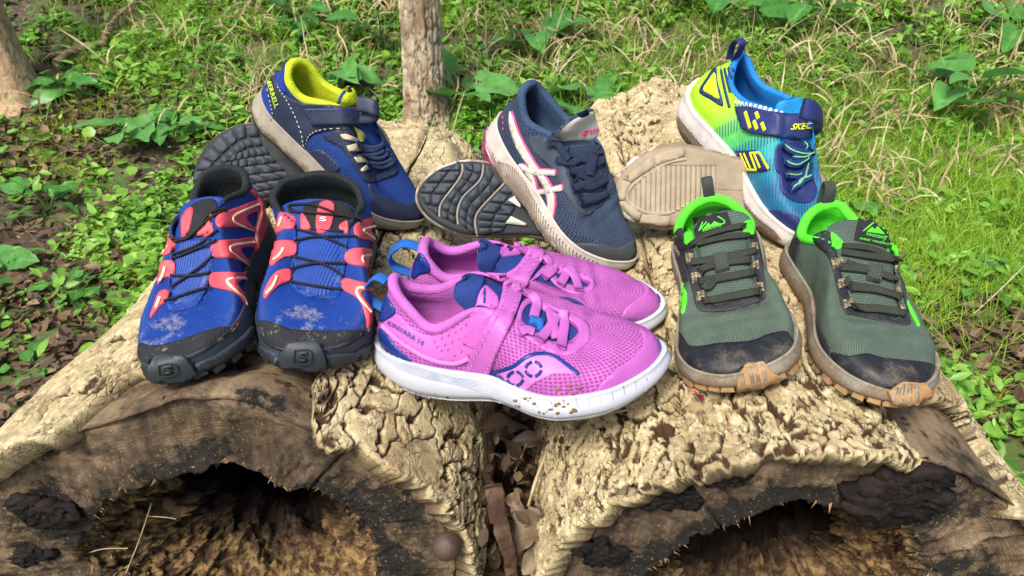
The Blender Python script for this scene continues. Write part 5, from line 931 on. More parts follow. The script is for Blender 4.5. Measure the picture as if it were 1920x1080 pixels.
s.Ln('heel_stripes', [[(566, 152), (584, 250), (612, 365)], [(580, 140), (598, 220), (616, 290)], [(596, 132), (610, 185), (622, 225)], [(610, 125), (622, 160), (630, 190)]], .003, KNAV, lift=.0005)
s.P('eyestay', [(872, 532), (950, 518), (985, 600), (1010, 690), (1030, 770), (1000, 822), (920, 818), (862, 770), (852, 692), (832, 660), (832, 562)], KNAV, .0014)
s.P('toe_cap', [(782, 872), (850, 858), (948, 900), (935, 965), (880, 945), (820, 908)], KNAV, .0012)
s.P('side_badge', [(640, 572), (742, 570), (806, 658), (790, 672), (700, 677)], KNAV, .0012, smooth=False)
s.Ln('side_letter', [[(664, 584), (700, 664)], [(700, 664), (742, 666)], [(742, 666), (712, 584)], [(712, 584), (756, 582)], [(756, 582), (800, 660)], [(682, 584), (716, 662)], [(730, 584), (760, 655)]], .0026, KYEL, lift=.0008)
s.Ln('collar_dashes', [[(640, 338), (700, 350), (780, 368), (865, 392)]], .004, WHITE, lift=.0008, dash=1)
for p in ([(856, 548), (930, 580), (985, 582), (1003, 555), (998, 520)], [(862, 622), (920, 640), (955, 618), (1003, 592)], [(905, 600), (960, 600), (1004, 575)], [(870, 692), (940, 690), (985, 665), (995, 630)], [(890, 762), (950, 728), (1008, 690)], [(930, 745), (975, 700), (985, 640)]):
    r = s.Rb('lace', p, .0082, KLAC, thick=.25, lift=.0036, k=12); s.Ln('lace_stripe', [p], .0016, KGRN, lift=.0052, parent=r)
st = s.P('strap', [(645, 362), (700, 362), (820, 388), (900, 402), (985, 404), (1010, 396), (1012, 500), (985, 510), (900, 514), (720, 490), (682, 470), (655, 400)], KNAV, .0042, smooth=False)
s.Ln('strap_print', [[(688, 386), (712, 464)], [(740, 388), (752, 418)], [(730, 428), (744, 470)], [(768, 438), (782, 476)]], .004, KYEL, lift=.0006, parent=st)
s.Tx('strap_lettering', 'SKEC', [(914, 442), (1012, 436), (1006, 468), (904, 472)], KYEL, parent=st, lift=.0008, shear=.25, bold=.02)
strap_turn(s, (1006, 408), (1008, 500), [(1024, 446, .7), (1034, 432, .25), (1030, 408, -.3), (1000, 385, -.8), (950, 368, -1.1)], KNAV)
h = s.K[0]; s.loop('pull_tab', [(h[0] - .004, 0, h[2] - .006), (h[0] - .006, 0, h[2] + .010), (h[0] - .002, 0, h[2] + .020), (h[0] + .005, 0, h[2] + .021), (h[0] + .006, 0, h[2] + .012), (h[0] + .003, 0, h[2] - .002)], .009, KNAV)
up = cro(s.q([(345, 330), (390, 400), (470, 490), (560, 600), (640, 700), (720, 830), (800, 920)]), 50); lo = cro(s.q([(360, 440), (420, 520), (500, 610), (580, 720), (650, 820), (740, 920), (860, 1000)]), 50)
s.lines('sole_ribs', [[tuple(up[i] * .45 + lo[i] * .55), tuple(lo[min(49, i + 2)])] for i in range(2, 49)], .0022, KGRV, lift=.0003)
s = k2.zoom(1130, 60, 2.571)
KTR = cloth('dusty_tread', (.32, .265, .185), .85, 'fine', bump=.5, mud=.6, mz=.0, mk_=0, mudcol=(.33, .27, .19), mudscale=20)
s.blocks('tread_block', [(400, 548), (300, 566), (200, 625), (110, 695), (62, 760), (75, 830), (140, 900), (230, 935), (330, 935)], [(400, 600), (310, 618), (220, 668), (150, 715), (104, 770), (112, 822), (160, 862), (240, 890), (330, 888)], 5, 1, KTR, .05)
for k in range(17):
    x = 150 + k * 24; a = 640 + 165 * max(0, 1 - (k + 1.5) / 6.5) ** 1.4; b = 870 - 40 * max(0, 1 - (k + 1) / 3) + (-12 * max(0, k - 8))
    s.Rb('tread_rib', [(x, a), (x - 1, (a + b) / 2), (x - 3, b)], .0046, KTR, thick=.45, lift=.0006, on='sole')
s.Rb('tread_ring', [(400, 612), (310, 630), (225, 680), (155, 728), (118, 778), (125, 815), (165, 850), (240, 876), (330, 872)], .0034, KTR, thick=.5, lift=.0008, on='sole')

# ------------------------------------------------------------------ woodland floor
def in_logs(x, y):
    r = np.zeros(np.shape(x), bool)
    for l in LOGS.values():
        f = (y - l['A'][1]) / (l['B'][1] - l['A'][1]); cx = l['A'][0] + f * (l['B'][0] - l['A'][0])
        r |= (np.abs(x - cx) < .2) & (f > -.03) & (f < 1.03)
    r |= (x > -.08) & (x < .09) & (y > .3) & (y < .98)
    return r
def spots(lst):
    """bright or bare places on the floor: (u, v, radius m, weight)"""
    g = [(on_ground(u, v), r, w) for u, v, r, w in lst]
    return lambda x, y: sum(w * np.exp(-((x - p[0]) ** 2 + (y - p[1]) ** 2) / r ** 2) for p, r, w in g)
def draw(n, dens, ylo=.3, yhi=4.0):
    """random floor positions, dens(x, y) in 0..1; nearer ground is what fills the picture"""
    out = []; tot = 0
    while tot < n:
        y = RNG.uniform(ylo, yhi, n * 2); x = RNG.uniform(-1, 1, n * 2) * (.5 + .84 * y)
        k = (RNG.random(n * 2) < dens(x, y)) & ~in_logs(x, y); q = np.stack([x[k], y[k]], -1); out.append(q); tot += len(q)
        if len(out) > 40: break
    q = np.concatenate(out)[:n]; return np.c_[q, gz(q[:, 0], q[:, 1])]
nz2 = lambda f, s, o=3: (lambda x, y: fbm(np.stack([x, y, 0 * x], -1) * f, o, s))
N1, N2_, N3, N4 = nz2(2.6, 70), nz2(7, 90), nz2(3.4, 120), nz2(16, 131)
LAWN = spots([(1450, 330, .30, 1), (1620, 330, .32, 1), (1790, 420, .28, .9), (1850, 330, .3, .7), (1560, 260, .25, .7), (1250, 160, .25, .4), (300, 60, .22, .35), (420, 20, .3, .3), (230, 110, .15, .3), (1680, 560, .12, .3)])
MUDDY = spots([(60, 300, .16, 1), (40, 540, .13, 1), (90, 620, .10, .8), (140, 210, .22, .9), (250, 240, .12, .5), (150, 690, .10, .8), (1850, 640, .14, .9), (1780, 560, .09, .6), (1900, 760, .10, .9), (60, 760, .08, .8), (300, 30, .2, .4), (60, 430, .10, .5), (1600, 480, .07, .5)])
STRAW = spots([(640, 130, .35, 1), (700, 60, .3, .7), (1000, 110, .4, 1), (1180, 120, .4, 1), (1350, 200, .3, .8), (1500, 150, .4, .9), (1650, 210, .3, 1), (1750, 90, .5, .8), (1850, 240, .3, .8), (900, 60, .4, .7), (560, 100, .3, .6), (1560, 60, .5, .6), (430, 140, .3, .3)])
MOSSY = spots([(400, 460, .12, 1), (330, 530, .09, .8), (200, 470, .12, .6), (160, 300, .15, .5), (40, 800, .08, .9), (30, 850, .06, 1), (230, 270, .2, .5), (450, 380, .12, .7), (900, 90, .3, .4), (1560, 90, .4, .5), (600, 40, .4, .6), (1890, 760, .06, .6), (500, 70, .5, .5), (310, 610, .07, .7)])
clip = lambda v: np.clip(v, 0, 1)
def tilted(n, tmax): return euler(RNG.uniform(0, 6.283, n), RNG.normal(0, tmax, n), RNG.normal(0, tmax, n))
# leaf litter and bare stems
LIT = leafmat('dead_leaf', (.055, .034, .02), (.125, .078, .042), (.24, .165, .09), .7, .08)
lv = np.array([(-.5, 0, 0), (-.25, .2, .05), (.1, .26, .08), (.5, 0, .03), (.1, -.24, .10), (-.25, -.2, .06), (0, 0, -.02)]); lf = [np.array([(0, 6, 1), (1, 6, 2), (2, 6, 3), (3, 6, 4), (4, 6, 5), (5, 6, 0)])]
p = draw(16000, lambda x, y: clip(.30 + .8 * MUDDY(x, y) + .3 * N2_(x, y) - .5 * LAWN(x, y))); n = len(p); p[:, 2] += RNG.uniform(.001, .014, n)
V, F, t = scatter(lv, lf, p, tilted(n, .35), np.stack([RNG.uniform(.010, .04, n)] * 2 + [RNG.uniform(.01, .06, n)], -1), RNG.random(n) ** 1.4); kind(mk('leaf_litter', V, F, LIT, tint=t, smooth=False), 'stuff')
# small broad leaves: celandine, ivy, seedlings
GRN = leafmat('floor_leaf', (.06, .17, .02), (.18, .39, .045), (.36, .58, .11), .38, .3)
a = np.linspace(0, 2 * np.pi, 8, endpoint=False) ; rr = np.array([.5, .47, .5, .46, .34, .46, .5, .47])
hv = np.r_[np.stack([rr * np.cos(a), rr * np.sin(a) * .95, .10 * np.abs(np.sin(a))], -1), [[-.08, 0, -.03]]]; hf = [np.array([(i, (i + 1) % 8, 8) for i in range(8)])]
ov_ = np.array([(-.5, 0, 0), (-.2, .19, .06), (.15, .2, .05), (.6, 0, -.08), (.15, -.2, .05), (-.2, -.19, .06), (-.1, 0, 0), (.2, 0, -.01)]); of_ = [np.array([(0, 6, 1), (0, 5, 6)]), np.array([(1, 6, 7, 2), (6, 5, 4, 7)]), np.array([(2, 7, 3), (7, 4, 3)])]
leafd = lambda x, y: clip((.55 + .4 * N1(x, y) + .6 * N2_(x, y)) * (1 - .92 * clip(MUDDY(x, y))) * (1 - .5 * clip(LAWN(x, y))) * (1 - .12 * clip(STRAW(x, y))))
for nm, tv, tf, cnt, lo, hi, hh in (('celandine_leaves', hv, hf, 23000, .012, .034, .035), ('seedling_leaves', ov_, of_, 46000, .010, .034, .05), ('bank_leaves', ov_, of_, 70000, .014, .040, .06)):
    p = draw(cnt, leafd, 1.7 if nm == 'bank_leaves' else .3, 4.0 if nm == 'bank_leaves' else 2.6); n = len(p); h = RNG.random(n) ** 1.6 * hh * clip(.6 + N4(p[:, 0], p[:, 1])); p[:, 2] += .003 + h
    V, F, t = scatter(tv, tf, p, tilted(n, .38), RNG.uniform(lo, hi, n), clip(RNG.normal(.45, .22, n) + .25 * N2_(p[:, 0], p[:, 1]))); kind(mk(nm, V, F, GRN, tint=t), 'stuff')
# moss
MOS = leafmat('moss', (.12, .17, .008), (.30, .36, .012), (.48, .52, .03), .8, .2)
mv = np.array([(-.06, 0, 0), (.06, 0, 0), (.03, .12, .55), (0, .3, 1.0), (-.03, .12, .55)]); mf = [np.array([(0, 1, 2, 4)]), np.array([(4, 2, 3)])]
p = draw(60000, lambda x, y: clip((MOSSY(x, y) * 1.3 + .17) * (.45 + 1.2 * N2_(x, y)))); n = len(p); p[:, 2] += .006 * clip(N4(p[:, 0], p[:, 1]) + .4)
V, F, t = scatter(mv, mf, p, euler(RNG.uniform(0, 6.283, n), RNG.normal(0, .6, n), RNG.normal(0, .6, n)), RNG.uniform(.008, .02, n), clip(RNG.normal(.5, .2, n) + .4 * N4(p[:, 0], p[:, 1]))); kind(mk('moss', V, F, MOS, tint=t), 'stuff')
# grass: short lawn blades, longer loose blades, dry curled straw
GRA = leafmat('grass_blade', (.12, .24, .02), (.26, .45, .035), (.42, .60, .08), .45, .35); STR = leafmat('dry_straw', (.26, .19, .09), (.48, .38, .21), (.64, .54, .34), .6, .2)
def blade(bend, segs=4, w=.03, droop=1.0):
    s_ = np.linspace(0, 1, segs + 1); a = bend * s_ ** droop; x = np.cumsum(np.r_[0, np.sin(a[1:])]) / segs; z = np.cumsum(np.r_[0, np.cos(a[1:])]) / segs; ww = w * (1 - s_ ** 2.5 * .9)
    V = np.stack([np.r_[x, x], np.r_[ww, -ww], np.r_[z, z]], -1); i = np.arange(segs); k = segs + 1; return V, [np.stack([i, i + 1, i + 1 + k, i + k], -1)]
def blades(name, cnt, dens, m, variants, lo, hi, lean, ylo, yhi, clump=0, wide=1.0):
    Vs = []
    p = draw(cnt, dens, ylo, yhi)
    if clump: c = p[RNG.integers(0, max(1, cnt // clump), cnt)]; o = RNG.normal(0, .02, (cnt, 2)); p = np.c_[c[:, :2] + o, gz(c[:, 0] + o[:, 0], c[:, 1] + o[:, 1])]; p = p[~in_logs(p[:, 0], p[:, 1])]
    n = len(p); k = RNG.integers(0, len(variants), n); parts = []; ts = []
    for q, (bv, bf) in enumerate(variants):
        s_ = k == q; m_ = s_.sum(); L_ = RNG.uniform(lo, hi, m_); V, F, t = scatter(bv, bf, p[s_], euler(RNG.uniform(0, 6.283, m_), RNG.normal(0, lean, m_), RNG.normal(0, lean, m_)), np.stack([L_, np.full(m_, (lo + hi) / 2 * wide), L_], -1), clip(RNG.normal(.5, .25, m_))); parts.append((V, F)); ts.append(t)
    V, F = join(parts); kind(mk(name, V, F, m, tint=np.concatenate(ts)), 'stuff')
blades('lawn_grass', 46000, lambda x, y: clip(LAWN(x, y) * (.7 + .5 * N2_(x, y))), GRA, [blade(.5, 3, .022), blade(1.1, 3, .022), blade(1.7, 4, .02)], .022, .060, .35, .5, 3.8)
blades('loose_grass', 4500, lambda x, y: clip(-.02 + .3 * STRAW(x, y) + .3 * LAWN(x, y) + .10 * N3(x, y)) * (1 - .8 * clip(MUDDY(x, y))), GRA, [blade(.8, 4, .014), blade(1.6, 5, .013), blade(2.3, 5, .012)], .05, .12, .3, .5, 4.0, 6)
blades('dry_straw', 3200, lambda x, y: clip(STRAW(x, y) * (.5 + .8 * N2_(x, y))), STR, [blade(1.6, 5, .022), blade(2.6, 6, .022), blade(3.4, 7, .02, 1.6), blade(4.2, 8, .02, 2.2), blade(.8, 3, .018)], .06, .19, .5, .5, 4.0, 7)
blades('flat_stems', 900, lambda x, y: clip(.22 + .6 * STRAW(x, y) + .5 * MUDDY(x, y)), STR, [blade(.3, 3, .008), blade(.8, 4, .008)], .05, .20, 1.45, .4, 4.0)

# ------------------------------------------------------------------ plants with leaves one can pick out
ARU = leafmat('broad_leaf', (.035, .125, .022), (.07, .23, .035), (.13, .34, .08), .36, .25); STM = leafmat('leaf_stalk', (.06, .14, .03), (.10, .2, .04), (.14, .25, .05), .5, .1)
def arrow_leaf(L, W, fold, curl, wav, seed, lobes=True):
    """a broad arrow shaped leaf, tip along +x, with a midrib fold and wavy edge"""
    nu, nv = 13, 9; u = np.linspace(0, 1, nu); half = np.interp(u, [0, .08, .2, .35, .6, .85, 1], [.06, .42, .5, .44, .33, .15, .0]) if lobes else np.interp(u, [0, .1, .3, .55, .8, 1], [.04, .26, .42, .4, .24, 0])
    v = np.linspace(-1, 1, nv); U, Vv = np.meshgrid(u, v, indexing='ij'); y = Vv * half[:, None] * W
    x = U * L - (.22 * L * np.abs(Vv) ** 1.5 * (1 - sstep(0, .4, U)) if lobes else 0)
    z = fold * np.abs(y) - curl * L * U ** 2 + wav * L * np.sin(U * 11 + seed + Vv * 2) * np.abs(Vv) ** 2 + .012 * L * np.abs(np.sin(U * 22)) * np.abs(Vv)
    return np.stack([x, y, z], -1).reshape(-1, 3), grid(nu, nv)
def plant(name, u, v, label, cat, n, size, height, lobes=True, group='broad leaved plants', tone=.5, spread=1.0, up=.5):
    g = on_ground(u, v); root = thing(name, label, cat, g - [0, 0, .004], group); r = np.random.default_rng(int(u * 7 + v))
    for i in range(n):
        a = i * 2.4 + r.uniform(-.4, .4); h = height * r.uniform(.45, 1.1); out = spread * size * r.uniform(.25, .9); L = size * r.uniform(.75, 1.2)
        base = np.array([math.cos(a) * out, math.sin(a) * out, h]); st = cro([(0, 0, 0), (base[0] * .35, base[1] * .35, h * .6), tuple(base)], 8)
        V, F = tube(st, np.linspace(.0022, .0013, 8) * (size / .1) ** .6, 6); mk('stalk', V, F, STM, root, tint=np.full(len(V), r.random()))
        V, F = arrow_leaf(L, L * r.uniform(.7, .95), r.uniform(.05, .4), r.uniform(.05, .4), r.uniform(.02, .06), i * 3.1, lobes)
        R_ = euler(np.array([a + r.uniform(-.5, .5)]), np.array([r.uniform(-.55, .25) * up * 2]), np.array([r.normal(0, .3)]))[0]
        vv = np.tile(np.linspace(-1, 1, 9), 13); uu = np.repeat(np.linspace(0, 1, 13), 9); tn = tone + r.normal(0, .15) + .35 * np.exp(-(vv / .1) ** 2) + .10 * np.sin(uu * 44 + np.abs(vv) * 6) - .3 * (r.random() < .25) * sstep(.6, 1, uu) + .15 * vnoise(V * 55, i); mk('leaf', V @ R_.T + base, F, ARU, root, tint=np.clip(tn, 0, 1))
A_ = 'arum_plant'
plant(A_, 1800, 215, 'tall clump of broad arrow shaped leaves in the dry grass at the right', 'plant', 8, .10, .11, tone=.75)
plant(A_, 850, 205, 'green arrow leaved clump just right of the middle trunk', 'plant', 7, .10, .10, tone=.7)
plant(A_, 1010, 110, 'arrow leaved plant on the bank above the slate blue shoe', 'plant', 5, .11, .08)
plant(A_, 125, 178, 'glossy green plant at the foot of the left trunk', 'plant', 9, .075, .05, tone=.65)
plant(A_, 95, 405, 'stalked green plant growing out of the dark mud at the left', 'plant', 9, .055, .065, tone=.65)
plant(A_, 30, 520, 'broad leaf plant at the left edge beside the rotten wood piece', 'plant', 5, .06, .05, tone=.65)
plant(A_, 330, 262, 'wide pale green clump left of the slate black sole', 'plant', 12, .06, .05, tone=.8, spread=1.4)
plant(A_, 245, 260, 'low leafy plant on the bank near the fallen branch', 'plant', 6, .075, .05, tone=.7, spread=1.3)
plant(A_, 640, 190, 'pale green leaves standing behind the lime lined shoe', 'plant', 6, .095, .09, tone=.8)
plant(A_, 1590, 395, 'flat spreading leaves in the lawn behind the right green shoe', 'plant', 6, .075, .03, tone=.75, spread=1.2)
plant(A_, 1085, 215, 'broad leaf plant between the slate blue shoe and the right log', 'plant', 4, .12, .07, tone=.75)
plant(A_, 1500, 55, 'leafy clump high on the bank above the lime and blue shoe', 'plant', 8, .10, .08, lobes=False, tone=.6)
plant(A_, 1345, 40, 'green clump on the bank left of the heel loop', 'plant', 7, .10, .08, lobes=False, tone=.6)
plant(A_, 1900, 90, 'dark green plant at the upper right edge', 'plant', 8, .09, .08, tone=.4)
plant(A_, 570, 62, 'bushy dark green plant on the mossy bank', 'plant', 10, .07, .09, lobes=False, tone=.35)
plant(A_, 715, 85, 'dark leaves growing left of the middle trunk', 'plant', 7, .09, .09, lobes=False, tone=.4)
plant(A_, 1770, 560, 'low dark ivy like plant right of the right green shoe', 'plant', 8, .035, .02, tone=.45, spread=1.6)
plant(A_, 1850, 545, 'small round leaved plant near the right edge in the litter', 'plant', 7, .035, .02, lobes=False, tone=.6, spread=1.6)
plant(A_, 150, 560, 'small leafy plant in front of the moss at the left', 'plant', 8, .035, .03, lobes=False, tone=.6, spread=1.5)
plant(A_, 60, 700, 'tiny seedling plant in the mud left of the left log', 'plant', 7, .03, .02, lobes=False, tone=.6, spread=1.5)

# ------------------------------------------------------------------ trunks, branches, sticks
def trunk_mat(name, a, b, sc):
    t = NT(name); co = t.n('NewGeometry').outputs['Position']; c = t.mix(t.ramp(t.noise(t.stretch(co, (1, 1, .35)), sc, 5, .65), .35, .68), a, b)
    c = t.mix(t.ramp(t.noise(co, 9, 3), .5, .75), c, tuple(.55 * x + .03 for x in b)); c = t.mix(t.math('MULTIPLY', t.n('Attribute', attribute_name='tint').outputs['Fac'], .8), c, tuple(.45 * x for x in a)); c = t.mix(t.math('MULTIPLY', t.ramp(t.noise(co, 150, 4, .7), .5, .66), .5), c, tuple(.6 * x for x in a)); t.link(c, t.b.inputs['Base Color']); t.b.inputs['Roughness'].default_value = .9
    t.link(t.bump(t.noise(t.stretch(co, (1, 1, .4)), sc * 2, 5, .7), .9, .008), t.b.inputs['Normal']); return t.m
def tree(u, v, r0, r1, lean, label, m, sd, hgt=2.3, ridg=.06, plate=.0):
    g = on_ground(u, v); root = thing('tree', label, 'tree', g - [0, 0, .05]); n, k = 340, 100; s_ = np.linspace(0, 1, n) ** 1.7; a = np.arange(k) / k * 2 * np.pi
    cx = np.stack([lean * s_ + .02 * fbm(np.stack([s_ * 3, 0 * s_, 0 * s_], -1), 2, sd), .05 * s_, hgt * s_], -1); rad = r1 + (r0 - r1) * np.exp(-s_ * 14) + (r1 * .15) * (.5 - s_) + r1 * .9 * np.exp(-s_ * 55)
    S_, A = np.meshgrid(s_, a, indexing='ij'); q = np.stack([np.cos(A) * 3, np.sin(A) * 3, S_ * hgt * 3], -1)
    d = 1 + .07 * fbm(q * .5, 3, sd) - ridg * np.abs(fbm(q * [2.6, 2.6, 1.1], 4, sd + 3)) * 2 + .10 * np.exp(-S_ * 22) * np.sin(A * 3 + sd)
    wx, wy = A * r1 + .006 * fbm(q * 5, 2, sd), S_ * hgt + .012 * fbm(q * 5 + 4, 2, sd + 1); W_ = 2 * np.pi * r1; f1, f2, ci = worley(wx / .016, wy / .042, sd); seam = 1 - sstep(0, .2, f2 - f1)
    d = d + plate * ((ci - .5) * 1.2 - 1.2 * seam); tn = np.clip(seam * (1 if plate else 0), 0, 1)
    V = cx[:, None] + (rad[:, None] * d)[..., None] * np.stack([np.cos(A), np.sin(A), 0 * A], -1)
    i, j = np.meshgrid(np.arange(n - 1), np.arange(k), indexing='ij'); i = i.ravel(); j = j.ravel(); j2 = (j + 1) % k
    mk('trunk', V.reshape(-1, 3), np.stack([i * k + j, i * k + j2, (i + 1) * k + j2, (i + 1) * k + j], -1), m, root, tint=tn.ravel())
    r = np.random.default_rng(sd)
    for q_ in range(5):
        f = r.uniform(.6, .98); b = cx[int(f * (n - 1))]; an = r.uniform(0, 6.28); L = r.uniform(.4, .8); P = cro([b, b + [math.cos(an) * L * .5, math.sin(an) * L * .5, L * .4], b + [math.cos(an) * L, math.sin(an) * L, L * 1.1]], 12)
        V, F = tube(P, np.linspace(r1 * .35, .006, 12), 8); mk('limb', V, F, m, root)
    return root
T1, T2 = trunk_mat('smooth_tan_bark', (.30, .19, .105), (.52, .37, .22), 7), trunk_mat('flaky_pale_bark', (.24, .16, .10), (.66, .53, .37), 26)
tree(40, 176, .064, .047, -.16, 'smooth tan trunk at the upper left corner', T1, 5, ridg=.015, plate=.006)
tree(806, 232, .052, .046, -.10, 'slender flaky barked trunk rising behind the middle of the logs', T2, 9, ridg=.05, plate=.06)
STK = cloth('dead_stick', (.17, .115, .065), .85, 'fine', bump=.5, col2=(.32, .25, .16)); PALE = cloth('pale_stick', (.46, .35, .20), .8, 'fine', bump=.4, col2=(.30, .21, .11)); REDW = cloth('red_brown_wood', (.05, .026, .016), .9, 'fine', ws=.4, bump=1.0, col2=(.12, .07, .042))
def stick(name, px, r, m, label, cat, lift=.02, twigs=(), group=None):
    pts = np.array([on_ground(*p) + [0, 0, lift] for p in px]); root = thing(name, label, cat, pts[0], group); P = cro(pts - pts[0], 26); P = P + 1.2 * r * np.stack([vnoise(np.c_[np.linspace(0, 7, 26), np.full((26, 2), k_ * 3.3)], 8) for k_ in range(3)], -1); V, F = tube(P, np.linspace(r, r * .5, 26), 8); mk('stem', V, F, m, root)
    for t_ in twigs: q = np.array([on_ground(*p) + [0, 0, lift * 1.6] for p in t_]) - pts[0]; V, F = tube(cro(q, 12), np.linspace(r * .5, r * .2, 12), 6); mk('twig', V, F, m, root)
stick('fallen_branch', [(105, 136), (160, 112), (200, 92), (228, 55), (275, 5)], .011, STK, 'long crooked fallen branch running up the mossy bank', 'branch', .03, [[(215, 76), (245, 47), (270, 25)], [(228, 55), (250, 45)], [(200, 92), (215, 95)]])
stick('pale_stick', [(395, 226), (430, 220), (480, 208)], .011, PALE, 'pale barkless stick lying left of the lime lined shoe', 'stick', .012)
stick('rotten_wood', [(0, 530), (50, 527), (110, 528), (140, 520)], .013, REDW, 'reddish rotten wood piece at the left edge', 'wood piece', .008)
stick('twig', [(1880, 325), (1920, 335)], .004, STK, 'thin dark twig at the right edge of the lawn', 'twig', .01)
stick('dry_stem', [(1830, 2), (1880, 12), (1915, 20)], .010, STK, 'brown stem lying at the top right corner', 'stick', .02)
stick('dry_stem', [(800, 60), (830, 30), (845, -10)], .003, PALE, 'thin pale stem arching beside the middle trunk', 'stem', .05)
stick('dry_stem', [(615, 40), (640, 110), (660, 165)], .004, PALE, 'straight pale stem slanting behind the lime lined shoe', 'stem', .08)

# ------------------------------------------------------------------ on and between the logs
BLK = cloth('black_fungus', (.006, .005, .005), .8, 'fine', bump=.8, col2=(.022, .014, .012), spec=.2); IRON = cloth('rusty_iron', (.075, .043, .030), .5, 'fine', bump=.5, col2=(.04, .024, .018), spec=.5)
def at_y(u, v, y): d = sight(u, v); return EYE + d * (y / d[1])
def fungus(log, l, u, v, w, h, n, sd):
    """crusty folded lump: overlapping crinkled caps growing out of the sawn end"""
    r = np.random.default_rng(sd); c0 = at_y(u, v, l['A'][1] - .002); parts = []; k = w / FPX * .6
    for i in range(n):
        a, q = r.uniform(0, 6.28), math.sqrt(r.random()); c = c0 + np.array([math.cos(a) * q * w * .5, 0, math.sin(a) * q * h * .5]) / FPX * .62
        th, ph = np.meshgrid(np.linspace(0, np.pi, 14), np.arange(20) / 20 * 2 * np.pi, indexing='ij'); rad = r.uniform(.007, .015) * min(1.3, max(.6, h / 90))
        d = np.stack([np.sin(th) * np.cos(ph), np.cos(th) * 1.0, np.sin(th) * np.sin(ph)], -1); b = 1 + .45 * fbm(d * 2.3 + i * 5, 4, sd) - .5 * np.exp(-((d[..., 1] + 1) / .35) ** 2)
        V = c + d * (rad * b)[..., None] * [1.2, .75, .85]; i_, j_ = np.meshgrid(np.arange(13), np.arange(20), indexing='ij'); i_ = i_.ravel(); j_ = j_.ravel(); j2 = (j_ + 1) % 20
        parts.append((V.reshape(-1, 3), [np.stack([i_ * 20 + j_, (i_ + 1) * 20 + j_, (i_ + 1) * 20 + j2, i_ * 20 + j2], -1)]))
    V, F = join(parts); kind(mk('fungus_clump', V - np.array(l['A']), F, BLK, log), 'stuff')
for a in ((1690, 930, 150, 110, 26, 3), (1250, 935, 130, 40, 14, 4), (1370, 892, 80, 30, 9, 8), (1130, 1035, 90, 60, 14, 5)): fungus(LOG_R, LOGS['R'], *a)
for a in ((80, 960, 90, 80, 14, 6), (60, 1040, 60, 50, 8, 7)): fungus(LOG_L, LOGS['L'], *a)
c = at_y(838, 1022, .404); th, ph = np.meshgrid(np.linspace(0, np.pi * .62, 20), np.arange(36) / 36 * 2 * np.pi, indexing='ij'); d = np.stack([np.sin(th) * np.cos(ph), -np.cos(th), np.sin(th) * np.sin(ph)], -1)
V = c + d * (.0128 * (1 + .02 * fbm(d * 3, 3, 5)))[..., None]; i_, j_ = np.meshgrid(np.arange(19), np.arange(36), indexing='ij'); i_ = i_.ravel(); j_ = j_.ravel(); j2 = (j_ + 1) % 36
mk('bolt_head', V.reshape(-1, 3) - np.array(LOGS['L']['A']), np.stack([i_ * 36 + j_, (i_ + 1) * 36 + j_, (i_ + 1) * 36 + j2, i_ * 36 + j2], -1), IRON, LOG_L)
DLF = [leafmat('gap_leaf_%s' % k, tuple(.6 * x for x in c), c, tuple(min(1, 1.4 * x) for x in c), .65, .1) for k, c in (('tan', (.36, .25, .14)), ('brown', (.10, .06, .036)), ('grey', (.25, .185, .125)), ('dark', (.045, .028, .018)))]
def dead_leaf(u, v, y, L, m, label, yaw, pitch, roll, group=None, wd=.6, curl=.5):
    V, F = arrow_leaf(L, L * wd, .5, curl, .07, yaw * 3, False); R_ = euler(np.array([yaw]), np.array([pitch]), np.array([roll]))[0]; V = V - V.mean(0)
    o = mk('dead_leaf', V @ R_.T, F, m, tint=np.clip(.5 + .5 * vnoise(V * 60, 3), 0, 1)); o.location = at_y(u, v, y); tag(o, label, 'dead leaf', group); return o
dead_leaf(992, 1050, .40, .026, DLF[2], 'pale tan curled leaf lowest in the gap between the logs', 1.0, -.5, .5, curl=.9)
dead_leaf(985, 985, .43, .050, DLF[2], 'large grey brown papery leaf hanging in the gap', 1.4, 1.2, .2, wd=.8)
dead_leaf(968, 940, .45, .030, DLF[0], 'small curled tan leaf above the grey papery leaf', .3, .5, .8)
dead_leaf(945, 800, .53, .045, DLF[1], 'brown leaf caught under the front pink sole', .2, -.2, .2)
dead_leaf(955, 845, .50, .050, DLF[3], 'broad dark leaf in the shade under the pink sole', .6, .9, .1, wd=.8)
for i in range(14): dead_leaf(930 + RNG.uniform(0, 85), RNG.uniform(800, 1075), RNG.uniform(.46, .56), RNG.uniform(.015, .032), DLF[3 if i % 3 else 1], 'small dark leaf scrap lying deep between the two logs', RNG.uniform(0, 6), RNG.uniform(-1, 1), RNG.uniform(-1, 1), 'leaf scraps between the logs', .7)
def rod(name, pts, r, m, label, cat, group=None, k=7, N=None, flat=1.0):
    P = cro(np.array([at_y(*p) for p in pts]), 22 if r < .008 else 60); m_ = len(P); V, F = tube(P - P[0], np.linspace(r, r * .55, m_) * (1 + .25 * vnoise(np.c_[np.linspace(0, 5, m_), np.zeros((m_, 2))], 5)), k if r < .008 else 16, True, N, flat); V = V + (.0022 if r > .008 else 0) * np.stack([vnoise(V * 170, q_) for q_ in (1, 2, 3)], -1); o = mk(name, V, F, m, tint=np.full(len(V), .6), uv=np.zeros((len(V), 2))); o.location = P[0]; return tag(o, label, cat, group)
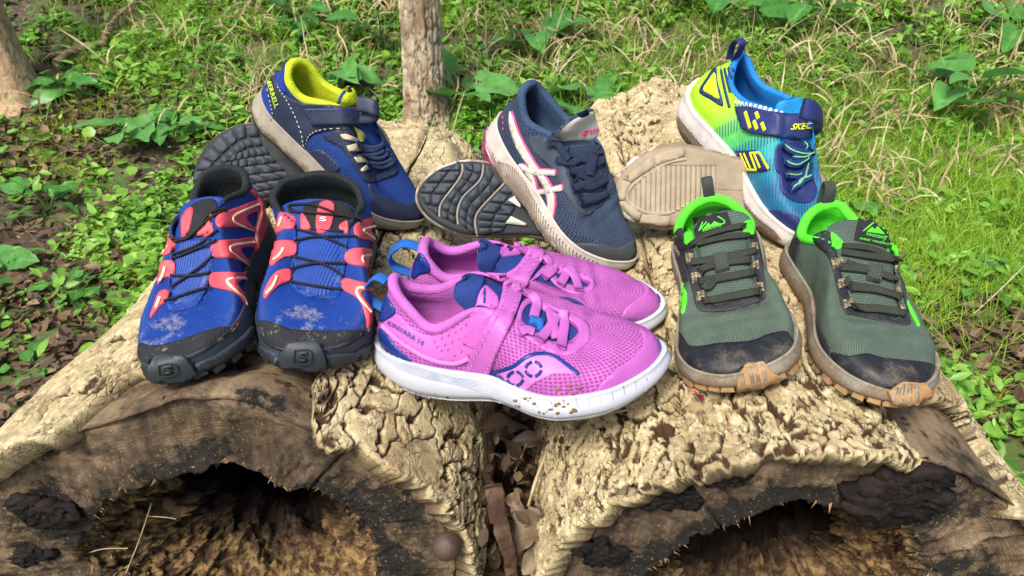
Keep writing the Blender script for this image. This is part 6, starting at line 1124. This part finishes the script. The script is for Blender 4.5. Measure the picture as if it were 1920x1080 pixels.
gx = RNG.uniform(-.045, .06, 900); gy = RNG.uniform(.40, .95, 900); gzz = -.02 - .16 * RNG.random(900) - .1 * (.9 - gy); V, F, t = scatter(lv, lf, np.stack([gx + .02, gy, gzz - .05], -1), tilted(900, .7), RNG.uniform(.008, .026, 900), RNG.random(900) ** 2); kind(mk('gap_litter', V, F, LIT, tint=t, smooth=False), 'stuff')
rod('bark_strip', [(925, 910, .44), (935, 975, .425), (955, 1040, .41), (960, 1090, .405)], .010, REDW, 'reddish brown bark strip wedged upright in the gap', 'bark strip', flat=.35)
rod('twig', [(1030, 835, .50), (1005, 900, .46), (990, 950, .44)], .0022, PALE, 'tan twig leaning in the gap above the papery leaf', 'twig')
rod('twig', [(995, 810, .52), (980, 850, .49), (965, 885, .47)], .0012, STK, 'thin dark twig just below the pink sole', 'twig')
rod('straw_stem', [(284, 944, .45), (262, 1010, .44), (236, 1075, .42)], .0007, PALE, 'long dry straw hanging across the hollow of the left log', 'straw')
rod('straw_stem', [(140, 1046, .44), (190, 1030, .43), (240, 1028, .43)], .0006, PALE, 'bent pale straw at the left of the hollow', 'straw')
rod('straw_stem', [(278, 968, .45), (310, 970, .45), (330, 973, .45)], .0006, PALE, 'short level straw at the top of the hollow', 'straw')
rod('straw_stem', [(1180, 768, .46), (1130, 778, .47), (1085, 788, .48)], .0010, PALE, 'single straw sticking out under the pink toe', 'straw')

def sprig():
    """a tiny red budded twig caught in a crack of the bark"""
    b = at_y(1318, 752, .452); root = thing('sprig', 'tiny red budded sprig caught in the bark below the middle green shoe toe', 'sprig', b)
    V, F = tube(cro([(0, 0, 0), (-.002, -.003, .006), (-.006, -.005, .010)], 10), np.linspace(.0016, .0009, 10), 7); mk('stem', V, F, STK, root, uv=np.zeros((len(V), 2)))
    red = leafmat('red_bud', (.16, .02, .03), (.34, .06, .08), (.45, .16, .12), .5, .2); r = np.random.default_rng(5)
    for k in range(6):
        V, F = arrow_leaf(.007, .005, .5, .4, .05, k, False); R_ = euler(np.array([r.uniform(0, 6.28)]), np.array([r.uniform(-1.2, 0)]), np.array([0.]))[0]; mk('bud', V @ R_.T + [-.006 + r.normal(0, .0015), -.005, .010 + r.normal(0, .0015)], F, red, root, tint=np.full(len(V), r.random()))
sprig()
